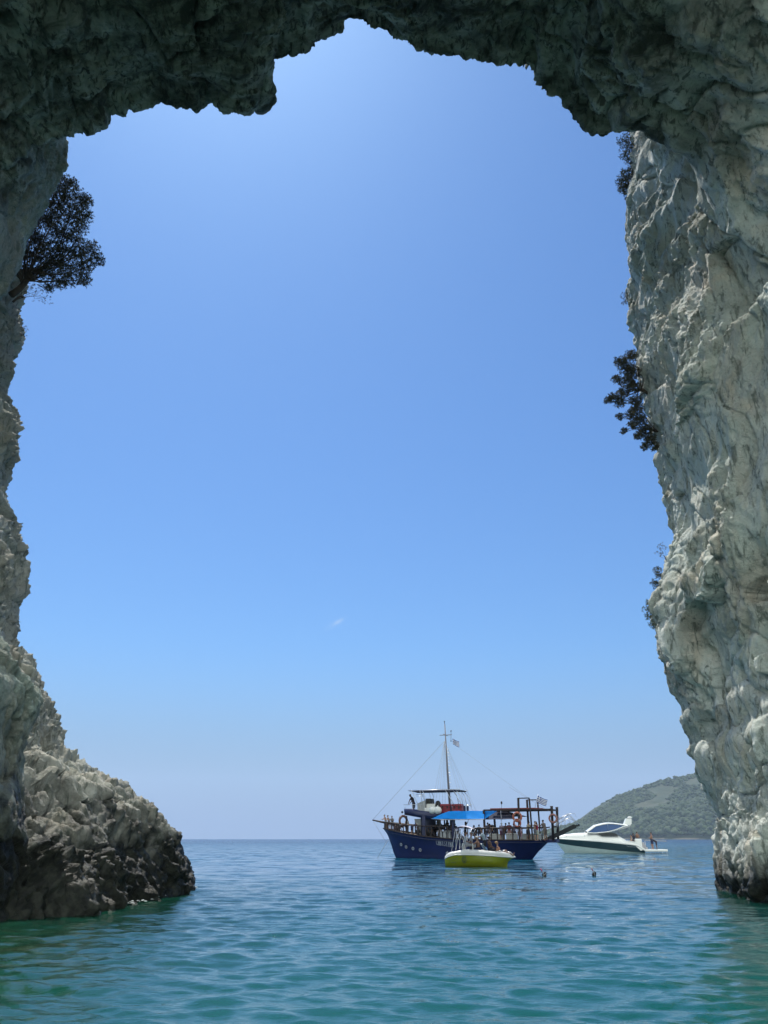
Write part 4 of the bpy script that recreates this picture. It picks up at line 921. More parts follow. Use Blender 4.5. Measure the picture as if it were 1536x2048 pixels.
        uv = o.data.uv_layers.new(name='uv'); n = (nu+1)*(nv+1)
        for lp in o.data.loops:
            k = lp.vertex_index % n; uv.data[lp.index].uv = ((k//(nv+1))/nu, (k % (nv+1))/nv)
        return o
    a = Vector(at(905, 1477.5, 0)); e = Vector(at(917.5, 1483, 0)); d = Vector(at(906, 1489, 0)); greek('masthead_flag', a, e-a, d-a, 0.06, mast)
    p0 = Vector(at(1069.5, 1617, -0.9)); p1 = Vector(at(1076, 1589, -0.9)); pole = B(MB().tube([p0, p1], 0.022, 6), 'flagpole', M_STEEL)
    a = Vector(at(1075.6, 1592, -0.9)); e = Vector(at(1095, 1600, -0.9)); d = Vector(at(1072.5, 1604.5, -0.9)); greek('ensign', a, e-a, d-a, 0.07, pole)
    # --- blue awning, sloping out to the port side
    def cloth(name, corners, mat, sag=0.05, thick=0.02, n=16):
        A, Bc, C_, D_ = [Vector(c) for c in corners]; R_ = []
        for i in range(n+1):
            s = i/n; R_.append([A.lerp(Bc, s).lerp(D_.lerp(C_, s), j/8.0)-Vector((0, 0, sag*math.sin(math.pi*s)*math.sin(math.pi*j/8.0)+0.012*math.sin(s*14+j))) for j in range(9)])
        mbc = MB().rows(R_); mbc.rows([[q-Vector((0, 0, thick)) for q in r] for r in R_]); return B(mbc, name, mat)
    nl = at(862, 1637.5, -2.2); nm = at(890, 1639.5, -2.3); nr = at(968.5, 1638.5, -2.3); tl = at(897, 1622.3, -1.75); tr = at(968.5, 1621.5, -1.75)
    cloth('blue_awning', [nl, nr, tr, tl], M_AWN, thick=0.004)
    B(MB().tube([nl, nm, nr], 0.035, 6), 'awning_pole', M_STEEL)
    cloth('blue_awning', [at(969.5, 1637.5, -1.95), at(973, 1636, -1.9), at(994, 1622, -1.6), at(969.5, 1621.7, -1.6)], M_AWN, 0.01, thick=0.004)
    rl = at(970, 1638.5, -1.9); rr = at(1031, 1638, -1.9); cloth('dark_awning', [rl, rr, at(1014, 1622.5, 0.3), at(984, 1622.5, 0.3)], M_DARKCLOTH, 0.03)
    cloth('dark_awning', [at(984, 1622.5, 0.3), at(1014, 1622.5, 0.3), (rr[0]+0.3, 1.9, rr[2]+0.3), (rl[0]+0.3, 1.9, rl[2]+0.3)], M_DARKCLOTH, 0.03)
    cloth('dark_awning', [(1.0, -1.6, tr[2]-0.05), (tr[0], -1.6, tr[2]-0.03), (tr[0], 2.2, nr[2]+0.35), (1.0, 2.2, nl[2]+0.4)], M_DARKCLOTH, 0.03)
    # --- timber pergola over the stern
    zb = S(1040, 1619.5, -1.9)[1]; xl2 = S(967, 1620, -1.9)[0]; xr2 = S(1106, 1619, -1.3)[0]
    for sg in (-1, 1):
        B(MB().bar((xl2, 1.9*sg, zb), (xr2, 1.3*sg, zb+0.02), 0.13, 0.13), 'pergola_beam', M_WOOD)
        for px, top, wd in ((967.5, 1621, 0.17), (1036.5, 1596, 0.17), (1058.5, 1597, 0.13)):
            x, z = S(px, top, -1.85); x2, _ = S(px+(6 if px > 1050 else 3), 1680, -1.95)
            B(MB().bar((x2, 2.0*sg if px < 1050 else 1.75*sg, sheer(x2)), (x, 1.85*sg, z), wd, wd), 'pergola_post', M_WOOD)
        x, z = S(1103, 1612, -1.3); B(MB().tube([(x-0.1, 1.2*sg, sheer(7.9)-0.05), (x, 1.3*sg, z-0.2), (x, 1.3*sg, z)], [0.12, 0.12, 0.14], 8), 'pergola_post', M_WOOD)
        xa, za = S(1036.5, 1596.5, -1.85); xb, zb2 = S(1057.5, 1596.5, -1.85); B(MB().bar((xa, 1.85*sg, za), (xb+0.06, 1.85*sg, za), 0.11, 0.09), 'pergola_hoop', M_WOOD)
    B(MB().bar((xl2+0.05, -1.9, zb), (xl2+0.05, 1.9, zb), 0.12, 0.12), 'pergola_beam', M_WOOD)
    B(MB().bar((xr2-0.15, -1.3, zb), (xr2-0.15, 1.3, zb), 0.12, 0.12), 'pergola_beam', M_WOOD)
    xa, z = S(980, 1617, -1.3); xb, _ = S(1075, 1617, -1.3)
    for k, y in enumerate((-1.3, -0.55, 0.2, 0.95)): B(MB().box(xa+0.3*(k % 2), xb-0.25*((k+1) % 2), y, y+0.62, zb+0.07, zb+0.07+0.14*(0.8+0.1*k), 0.02), 'roof_board', M_REDWOOD)
    a = at(1003, 1605.5, -0.8); b = at(1003, 1617, -0.8); B(MB().tube([b, a], 0.018, 6).ball(a, (0.09, 0.09, 0.14), 10, 8), 'stern_lamp', M_BLACK)
    x, z = S(1001.5, 1622, -1.6); B(MB().tube([(x, -1.6, zb), (x, -1.6, sheer(x))], 0.025, 6), 'pole', M_STEEL)
    # outriggers at the after end of the flybridge
    for px in (929, 935): x, z = S(px, 1612, -1.2); B(MB().box(x-0.09, x+0.09, -1.3, -1.1, 3.9, z, 0.02), 'crutch', M_NAVYTRIM)
    B(MB().tube([at(926, 1612.5, -1.2), at(944, 1609, -1.2)], 0.03, 6), 'boat_hook', M_STEEL)
    # --- gangway raised over the stern
    g0 = Vector(at(1085, 1684, 0)); g1 = Vector(at(1150, 1652, 0)); g2 = Vector(at(1159, 1649.5, 0)); gw = MB()
    for sg in (-1, 1): gw.bar(g0+Vector((0, 0.32*sg, 0)), g1+Vector((0, 0.32*sg, 0)), 0.10, 0.30)
    gw.bar(g0, g1, 0.62, 0.06); gang = B(gw, 'gangway', colmat('dark_gangway', (0.018, 0.020, 0.022), 0.6))
    B(MB().bar(g1-(g1-g0)*0.04, g2, 0.5, 0.14), 'gangway_tip', colmat('dark_gangway', (0.018, 0.020, 0.022), 0.6), gang)
    for sg in (-1, 1):
        o = Vector((0, 0.33*sg, 0)); r0 = Vector(at(1108, 1644, 0))+o; r1 = Vector(at(1137, 1627.5, 0))+o; r2 = Vector(at(1149, 1627, 0))+o; r3 = Vector(at(1151, 1634, 0))+o; rend = Vector(at(1157, 1650, 0))+o
        B(MB().tube([r0, r1, r1.lerp(rend, 0.35), rend], 0.022, 6), 'gangway_handrail', M_STEEL, gang)
        B(MB().tube([r0-Vector((0, 0, 0.32)), r1-Vector((0, 0, 0.35)), r1.lerp(rend, 0.5)-Vector((0, 0, 0.1)), rend], 0.016, 6), 'gangway_midrail', M_STEEL, gang)
        for k in range(5):
            p = r0.lerp(r1, k/4.0); q = g0.lerp(g1, 0.22+0.16*k)+o; B(MB().tube([p, q], 0.018, 6), 'gangway_post', M_STEEL, gang)
    B(MB().tube([at(1124, 1643, 0.33), at(1138, 1627.5, 0.33), r2, r3], 0.018, 6), 'gangway_loop', M_STEEL, gang)
    x0, z0 = S(1090, 1680, -0.5); x1, z1 = S(1114, 1684, -0.5); B(MB().box(x0, x1, -0.7, 0.7, z1-0.05, z1+0.22, 0.03), 'swim_platform', M_BLUE)
    B(MB().tube([at(1103, 1653, -0.8), at(1113, 1653.5, -0.8)], [0.05, 0.07], 8), 'stern_tube', M_BLACK)
    # --- things carried by the ship
    def lifebuoy(c, r, axis, mat, label, tilt=0.0):
        e = empty('lifebuoy', F.mat(*c, tilt), label, 'lifebuoy', 'lifebuoys hung around the ship')
        MB().torus((0, 0, 0), r, r*0.27, axis).build('ring', mat, e)
        for k in range(4):
            a = math.pi/4+k*math.pi/2; u = (r*math.cos(a), r*math.sin(a)); q = MB()
            p = (u[0], 0, u[1]); t = (-u[1], u[0])
            q.torus((0, 0, 0), r*0.27+0.012, 0.016, 'y', 12, 5); 
            cc = MB(); n = 12
            ring = [(u[0]*(1+0.31*math.cos(b)), 0.30*r*math.sin(b), u[1]*(1+0.31*math.cos(b))) for b in [2*math.pi*i/n for i in range(n)]]
            cc.tube(ring, 0.018, 6, True); cc.build('band', M_WHITEDULL, e)
        return e
    lifebuoy(at(806.5, 1641.5, -1.55), 0.42, 'y', colmat('dark_brown_ring', (0.13, 0.06, 0.05), 0.6), 'dark brown lifebuoy hanging at the front corner of the upper deck', 0.95)  # ring in one even dark brown
    lifebuoy(at(1034.5, 1634, -2.0), 0.36, 'y', M_ORANGE, 'orange lifebuoy on the tall post beside the dark awning')
    lifebuoy(at(1034.5, 1646, -2.02), 0.30, 'y', colmat('dull_red_ring', (0.28, 0.07, 0.05), 0.6), 'smaller reddish lifebuoy just below the orange one on the tall post')
    lifebuoy(at(1106, 1637, -1.45), 0.33, 'y', colmat('pink_orange', (0.30, 0.13, 0.11), 0.6), 'pale orange lifebuoy on the last post at the stern')
    lifebuoy(at(868, 1645, 1.3), 0.40, 'y', M_BLACK, 'black ring hanging under the front end of the awning')
    lifebuoy(at(886.5, 1643, 1.6), 0.40, 'y', M_BLACK, 'black ring tilted under the middle of the awning')
    for (a, b, lab) in (((880, 1608), (900.5, 1628), 'red plastic chest next to the mast foot, bow side'), ((903.5, 1608), (923.5, 1622), 'red plastic chest aft of the mast above the awning')):
        xa, zt = S(*a, -1.25); xb, _ = S(*b, -1.25)
        e = empty('storage_chest', F.mat((xa+xb)/2, -0.9, 3.84), lab, 'chest', 'red chests on the upper deck'); hw = (xb-xa)/2-0.02; h = zt-3.84
        MB().box(-hw, hw, -0.4, 0.4, 0, h-0.24, 0.05).build('body', M_RED, e); MB().box(-hw-0.02, hw+0.02, -0.43, 0.43, h-0.238, h, 0.06).build('lid', M_RED, e)
        for k in (-0.5, 0.5): MB().box(hw*k-0.06, hw*k+0.06, -0.455, -0.41, h-0.42, h-0.18, 0.01).build('latch', M_BLACK, e)
    for px, lab in ((864.5, 'round white buoy on the upper deck edge, nearer the bow'), (874.5, 'round white buoy on the upper deck edge, nearer the red chest')):
        x, z = S(px, 1621, -1.75); e = MB(); e.ball((0, 0, 0.02), (0.40, 0.36, 0.36)); e.tube([(0, 0, 0.34), (0, 0, 0.46)], 0.05, 8)
        o = e.build('buoy', M_WHITE, None, F.mat(x, -1.62, z)); tag(o, lab, 'buoy', 'white buoys on the upper deck')
    # --- people on board
    def who(px, ht, yl, rz, label, **kw):
        pose = kw.get('pose', 'stand'); h = kw.pop('h', None); feet = kw.pop('feet', None)
        x, zt = S(px, ht, yl); full = {'sit': 1.31, 'sit_turn': 1.30, 'bend': 1.42, 'rail': 1.68, 'lookdown': 1.62}.get(pose, 1.745)
        if feet is None: feet = sheer(x)-0.03
        if h is None: h = 0.97
        z = zt-full*h
        z = max(z, feet) if pose not in ('sit', 'sit_turn') else z
        if pose not in ('sit', 'sit_turn'): z = feet; h = min(1.1, max(0.8, (zt-feet)/full))
        person(F.mat(x, yl, z, rz), label, h=h, **kw)
    pi = math.pi; G = 'passengers on the wooden ship'
    who(772, 1636, -0.25, -pi*0.75, 'bare shouldered person leaning on the bow rail beside the bowsprit', pose='rail', skin='fair', low='trunks', lowcol=(0.3, 0.3, 0.32), group=G)
    who(778.3, 1638.5, -0.55, -pi*0.7, 'bare shouldered person second from the bowsprit, hair tied up', pose='rail', skin='fair', hair='bun', haircol=(0.06, 0.03, 0.02), top='bra', topcol=(0.1, 0.1, 0.12), low='trunks', lowcol=(0.1, 0.1, 0.12), female=True, group=G)
    who(785, 1644, -0.7, -pi/2, 'person whose head shows low over the bow rail, third from the bowsprit', pose='rail', top='shirt', topcol=(0.15, 0.16, 0.17), group=G)
    who(791.5, 1645.5, -0.9, pi/2-0.4, 'dark haired person sitting behind the bow rail, fourth from the bowsprit', pose='sit', top='shirt', topcol=(0.06, 0.04, 0.06), group=G)
    who(797.5, 1646.3, -1.1, pi/2+0.3, 'dark haired person sitting just ahead of the dark brown lifebuoy', pose='sit_turn', hair='long', top='vest', topcol=(0.05, 0.03, 0.04), female=True, group=G)
    who(813.8, 1643, -1.2, -pi/2, 'person with a white garment standing just behind the dark brown lifebuoy', pose='stand', top='vest', topcol=(0.55, 0.53, 0.5), group=G)
    who(823, 1645, -1.45, 0.4, 'person in dark blue clothes bending over in front of the white wheelhouse', pose='bend', top='shirt', topcol=(0.01, 0.02, 0.10), lowcol=(0.01, 0.02, 0.08), hair='cap', haircol=(0.7, 0.7, 0.7), group=G)
    who(836, 1653, -1.5, pi/2, 'curly dark haired person sitting below the white wheelhouse', pose='sit', hair='bun', top='shirt', topcol=(0.03, 0.03, 0.04), group=G)
    x, zt = S(819.5, 1589.5, -0.8)
    person(F.mat(x+0.4, -0.8, 3.84, pi), 'dark clothed person leaning forward at the front of the upper deck', pose='lookdown', h=1.12, top='shirt', topcol=(0.02, 0.016, 0.025), low='shorts', lowcol=(0.012, 0.014, 0.03), skin='deep', group=G)
    who(857, 1655, -1.3, pi/2, 'person in black sitting beside the navy post under the awning', pose='sit', top='shirt', topcol=(0.02, 0.02, 0.02), skin='deep', group=G)
    who(870, 1652, 0.3, -pi/2-0.3, 'dark figure sitting under the front of the blue awning', pose='sit_turn', top='shirt', topcol=(0.03, 0.02, 0.02), skin='deep', group=G)
    who(880, 1654, -1.0, pi/2+0.5, 'person in a pale grey shirt sitting behind the grey lockers', pose='sit', top='shirt', topcol=(0.33, 0.30, 0.31), group=G)
    who(889, 1648, -0.5, pi, 'dark figure bending forward under the awning behind the lockers', pose='bend', top='shirt', topcol=(0.02, 0.02, 0.025), skin='deep', group=G)
    who(897, 1645, 0.3, -pi/2, 'dark figure standing under the awning next to the mast foot', pose='stand', top='shirt', topcol=(0.015, 0.02, 0.025), skin='deep', group=G)
    who(903, 1649, -1.2, pi/2-0.5, 'dark figure sitting at the after end of the grey lockers', pose='sit', top='shirt', topcol=(0.03, 0.02, 0.03), skin='deep', group=G)
    who(930, 1643, 0.5, 0.2, 'dark figure with one arm raised behind the pale bimini of the yellow boat', pose='reach', top='dress', topcol=(0.012, 0.014, 0.03), skin='deep', female=True, hair='long', group=G)
    who(947.3, 1650.5, 0.5, -pi/2, 'person of whom only a dark head shows, between the two boats\' awnings', pose='sit', h=1.0, top='shirt', topcol=(0.03, 0.03, 0.04), group=G)
    who(975, 1645, -0.9, pi/2, 'dark haired person in a grey top just aft of the thick awning post', pose='stand', top='shirt', topcol=(0.20, 0.18, 0.22), group=G)
    who(992, 1643.5, -0.8, -pi*0.75, 'tanned person with elbows spread, leaning over the rail under the dark awning', pose='bend', hair='short', top='vest', topcol=(0.015, 0.03, 0.035), group=G)
    who(1002.7, 1645.5, -1.5, pi/2, 'person in a top striped grey and plum with short dark hair', pose='stand', top='shirt', topcol=(0.28, 0.20, 0.27), lowcol=(0.10, 0.02, 0.07), group=G)
    who(1009.2, 1646.5, -1.2, pi*0.4, 'person in a brown top with one arm on the neighbour in the red shirt', pose='rail', top='shirt', topcol=(0.14, 0.07, 0.06), group=G)
    who(1017.8, 1644.5, -1.3, pi/2, 'person in a dull red shirt under the edge of the dark awning', pose='stand', top='shirt', topcol=(0.17, 0.035, 0.04), lowcol=(0.35, 0.2, 0.18), group=G)
    who(1027, 1647, -1.3, pi/2+0.3, 'person in a pale purple striped top left of the tall post', pose='stand', top='shirt', topcol=(0.16, 0.13, 0.19), group=G)
    who(1038.5, 1647, -1.7, -pi/2, 'person in a pink and white dress behind the reddish lifebuoy', pose='stand', top='dress', topcol=(0.36, 0.20, 0.27), female=True, hair='long', haircol=(0.07, 0.025, 0.02), group=G)
    who(1054.8, 1643.5, -1.3, pi*0.35, 'person in a beige top alone in the open gap right of the tall post', pose='rail', top='shirt', topcol=(0.32, 0.27, 0.20), skin='tan', group=G)
    who(1068, 1642.3, -1.3, 0.1, 'bare chested person with pale arms around a companion in red', pose='hug', skin='fair', haircol=(0.08, 0.04, 0.03), lowcol=(0.10, 0.10, 0.12), low='shorts', group=G)
    who(1073.5, 1643.0, -1.2, pi, 'person in a crimson top being hugged at the stern rail', pose='hug', skin='fair', haircol=(0.09, 0.04, 0.03), hair='long', female=True, top='shirt', topcol=(0.28, 0.02, 0.06), lowcol=(0.36, 0.36, 0.30), low='shorts', group=G)
    who(1088.5, 1640.5, -0.95, pi*0.8, 'person in a brown patterned dress standing last at the stern', pose='rail', haircol=(0.01, 0.01, 0.01), hair='bun', top='dress', topcol=(0.13, 0.10, 0.085), female=True, group=G)
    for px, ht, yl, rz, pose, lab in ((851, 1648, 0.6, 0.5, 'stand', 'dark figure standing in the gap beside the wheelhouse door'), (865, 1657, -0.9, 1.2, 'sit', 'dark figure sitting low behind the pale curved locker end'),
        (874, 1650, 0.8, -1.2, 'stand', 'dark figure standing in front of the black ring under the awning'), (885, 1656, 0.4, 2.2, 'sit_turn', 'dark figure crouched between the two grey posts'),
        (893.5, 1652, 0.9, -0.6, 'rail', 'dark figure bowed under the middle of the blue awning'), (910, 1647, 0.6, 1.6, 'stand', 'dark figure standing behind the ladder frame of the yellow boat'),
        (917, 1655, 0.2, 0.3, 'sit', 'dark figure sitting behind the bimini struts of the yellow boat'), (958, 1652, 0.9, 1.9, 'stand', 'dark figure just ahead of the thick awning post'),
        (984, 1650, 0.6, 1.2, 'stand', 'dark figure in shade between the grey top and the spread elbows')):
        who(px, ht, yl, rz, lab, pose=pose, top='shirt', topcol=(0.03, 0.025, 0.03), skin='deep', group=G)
build_ship()
# ------------------------------------------------------------------ yellow speedboat
def section_loft(stations, names=None):
    """stations: list of rows of (x, y, z) for one side; mirrored"""
    mb = MB()
    for sg in (-1, 1): mb.rows([[(x, sg*y, z) for x, y, z in r] for r in stations])
    return mb
def build_speedboat():
    F = Frame(960, 56.0, 14.0); S = F.S; at = F.at
    root = empty('speedboat', F.M, 'yellow speedboat with white deck and folded sun canopy beside the blue ship', 'boat')
    def B(mb, name, mat, parent=root): return mb.build(name, mat, parent)
    # profile traced along the near side
    pxs = [889.5, 893, 900, 910, 925, 945, 965, 985, 1003, 1018, 1026, 1030.5]
    split = [1718, 1715.5, 1712.5, 1710.3, 1710, 1710.2, 1711, 1712.3, 1713.8, 1714.8, 1715.0, 1714.2]; deck = [1712.5, 1707.5, 1704.5, 1702.5, 1699.5, 1699.2, 1700.5, 1702.5, 1704, 1706.5, 1710, 1713.6]
    hb = [0.84, 0.90, 0.96, 1.0, 1.02, 1.02, 0.98, 0.88, 0.70, 0.42, 0.20, 0.02]
    xs = []; zs = []; zd = []
    for p, a, d, h in zip(pxs, split, deck, hb):
        x, z = S(p, a, -h); xs.append(x); zs.append(z); zd.append(S(p, d, -h)[1])
    n = 36; X = np.linspace(xs[0], xs[-1], n)
    st = []; dk = []; rim = []
    for i, x in enumerate(X):
        t = i/(n-1.0); z1 = interp(x, xs, zs); z2 = interp(x, xs, zd); b = interp(x, xs, hb)
        rake = max(0, t-0.72)/0.28; xk = x-0.55*rake**1.3
        bot = -0.28+0.26*rake**2.2; ch = 0.06+0.22*rake**1.5; wb = b*(0.90-0.35*rake)
        st.append([(xk-0.0, 0.0, bot), (xk, wb*0.55, bot*0.4+ch*0.3), (xk+0.05*rake, wb, ch), (x-0.3*rake, (wb+b)/2+0.03, (ch+z1)/2), (x, b, z1)])
        dk.append([(x, b, z1+0.003), (x, b*0.99, z1+(z2-z1)*0.3), (x, b*0.90, z1+(z2-z1)*0.8), (x, b*0.78, z2), (x, b*0.62, z2-0.01), (x, b*0.60, (z2-0.35) if 0.10 < t < 0.72 else z2+0.01), (x, 0, (z2-0.37) if 0.10 < t < 0.72 else z2+0.05*(1-t))])
        rim.append((x, b+0.02, z1+0.01))
    h = section_loft(st); h.rows([[(p[0], -p[1], p[2]) for p in st[0]], [p for p in st[0]]]); B(h, 'hull', M_YELLOW)
    d = section_loft(dk); d.rows([[(p[0], -p[1], p[2]) for p in dk[0]], [p for p in dk[0]]]); B(d, 'deck', M_WHITE)
    for sg in (-1, 1): B(MB().tube([(p[0], sg*p[1], p[2]) for p in rim], 0.028, 6), 'rub_strake', M_WHITE)
    # dark marks on the quarter: a word-like scrawl and a round badge
    def side_y(x, z): 
        i = int(np.argmin([abs(q-x) for q in X])); r = st[i]; zz = [p[2] for p in r[2:]]; return -float(np.interp(z, zz, [p[1] for p in r[2:]]))-0.012
    m = MB()
    x0, z0 = S(898, 1721, -0.95); x1, z1 = S(916, 1716.5, -1.0); pts = []
    for k in range(40):
        t = k/39.0; x = x0+(x1-x0)*t; z = z0+(z1-z0)*t+0.028*math.sin(t*34); pts.append((x, side_y(x, z), z))
    m.tube(pts, 0.010, 4)
    pts = [(x0+0.12+(x1-x0)*0.55*t, 0, z0-0.10+0.02*math.sin(t*26)) for t in np.linspace(0, 1, 24)]; m.tube([(a, side_y(a, c), c) for a, _, c in pts], 0.010, 4)
    B(m, 'hull_lettering', colmat('dark_green_marks', (0.10, 0.14, 0.06), 0.6))
    m = MB(); cx, cz = S(928.5, 1719, -1.0)
    for rr in (0.20, 0.13): m.tube([(cx+rr*0.75*math.cos(a), side_y(cx, cz+rr*math.sin(a))-0.002, cz+rr*math.sin(a)) for a in np.linspace(0, 2*math.pi, 20)[:-1]], 0.014, 4, True)
    m.tube([(cx, side_y(cx, cz-0.2), cz-0.20), (cx, side_y(cx, cz+0.2), cz+0.2)], 0.02, 4); B(m, 'hull_badge', colmat('dark_green_marks', (0.10, 0.14, 0.06), 0.6))
    # bimini frame and pale top
    t0 = Vector(at(908, 1656.5, -0.85)); t1 = Vector(at(943, 1656.5, -0.85))
    mb = MB(); R_ = []
    for i in range(15):
        s = i/14.0; x = t0.x+(t1.x-t0.x)*s; R_.append([(x, y, t0.z-0.03+0.20*math.sin(math.pi*min(1, s*1.05))**0.7*(1-0.25*(y/0.85)**2)) for y in np.linspace(-0.85, 0.85, 7)])
    mb.rows(R_); mb.rows([[(p[0], p[1], t0.z-0.055) for p in r] for r in R_]); B(mb, 'bimini_top', colmat('pale_lilac_canvas', (0.62, 0.58, 0.66), 0.8))
    for sg in (-1, 1):
        y = 0.85*sg; v = lambda px, py: (S(px, py, -0.85)[0], y, S(px, py, -0.85)[1])
        for k, seg in enumerate((((911, 1658), (903, 1702)), ((913, 1658), (912, 1697)), ((911.5, 1659), (924, 1697)), ((921, 1658), (911.5, 1680), (911, 1699)), ((944, 1658), (923.5, 1697)), ((920.5, 1659), (920, 1692)))):
            B(MB().tube([v(*q) for q in seg], 0.018, 6), 'bimini_strut', M_STEEL)
    # windscreen, console, steering wheel, seats
    a = Vector(at(951, 1700, -0.7)); b = Vector(at(972, 1669, -0.7))
    mb = MB()
    scr = [[(-0.02, -0.72, 0), (-0.28, -0.62, 0.38)], [(0.12, -0.4, 0), (-0.16, -0.36, 0.42)], [(0.16, 0, 0), (-0.12, 0, 0.43)], [(0.12, 0.4, 0), (-0.16, 0.36, 0.42)], [(-0.02, 0.72, 0), (-0.28, 0.62, 0.38)]]
    cx, cz = S(972, 1701, 0)
    mb.rows([[(cx+p[0], p[1], cz+p[2]) for p in r] for r in scr], smooth=False)
    ws = B(mb, 'windscreen', colmat('grey_tinted_screen', (0.10, 0.14, 0.17), 0.08)); B(MB().tube([(cx+r[1][0], r[1][1], cz+r[1][2]) for r in scr], 0.016, 6), 'frame', M_STEEL, ws)
    for sg in (-0.38, 0.38):
        for k, px in enumerate((935, 955)):
            x, z = S(px, 1700, 0); s_ = B(MB().box(x-0.22, x+0.22, sg-0.22, sg+0.22, z-0.30, z+0.02, 0.05), 'seat', M_WHITE); B(MB().box(x-0.27, x-0.19, sg-0.22, sg+0.22, z+0.02, z+0.42, 0.03), 'backrest', M_WHITE, s_)
    B(MB().tube([at(892.5, 1712, -0.7), at(892.5, 1705, -0.7), at(895, 1703, -0.7), at(896, 1710, -0.7)], 0.02, 6), 'stern_rail', M_STEEL)
    for sg in (-1, 1): B(MB().tube([(S(990, 1703, -0.7)[0], 0.66*sg, S(990, 1703, -0.7)[1]), (S(1004, 1699, -0.6)[0], 0.55*sg, S(1004, 1701, -.6)[1]), (S(1020, 1704, -0.3)[0], 0.30*sg, S(1020, 1705, -.3)[1]), (S(1027, 1710, -0.1)[0], 0.1*sg, S(1027, 1710.5, -.1)[1])], 0.014, 6), 'bow_rail', M_STEEL)
    pi = math.pi
    def sitp(px, ht, yl, rz, label, full, **kw):
        x, zt = S(px, ht, yl); h = kw.pop('h', 1.0); person(F.mat(x, yl, zt-full*h, rz), label, h=h, group='people aboard the yellow boat', **kw)
    sitp(932, 1663, -0.25, 0.15, 'person in a loose white shirt sitting under the pale bimini', 1.31, pose='sit', top='shirt', topcol=(0.50, 0.50, 0.52), low='shorts', lowcol=(0.4, 0.4, 0.42))
    sitp(941, 1664, 0.15, 0.0, 'person in a light grey shirt standing at the helm under the bimini', 1.745, pose='stand', top='shirt', topcol=(0.36, 0.37, 0.41), low='shorts', lowcol=(0.05, 0.06, 0.11), h=0.98)
    sitp(957, 1672, -0.25, pi*0.95, 'bare backed person in navy shorts sitting in the middle of the yellow boat', 1.31, pose='sit_turn', skin='tan', low='shorts', lowcol=(0.02, 0.03, 0.09), hair='cap', haircol=(0.55, 0.55, 0.52))
    sitp(969, 1668.5, 0.1, pi, 'person in a pale blue shirt leaning across near the windscreen', 1.35, pose='rail', top='shirt', topcol=(0.34, 0.42, 0.48), low='shorts', lowcol=(0.02, 0.02, 0.03), h=0.95)
    sitp(979, 1673, -0.1, 0.5, 'tanned person in dark shorts sitting ahead of the windscreen', 1.31, pose='sit', skin='deep', low='shorts', lowcol=(0.012, 0.012, 0.02))
    sitp(1000, 1681.5, -0.15, 0.1, 'blond tanned sunbather sitting on the bow of the yellow boat', 0.93, pose='sunbathe', skin='tan', hair='bun', haircol=(0.42, 0.27, 0.12), top='bra', topcol=(0.55, 0.25, 0.15), low='trunks', lowcol=(0.35, 0.12, 0.08), female=True)
build_speedboat()
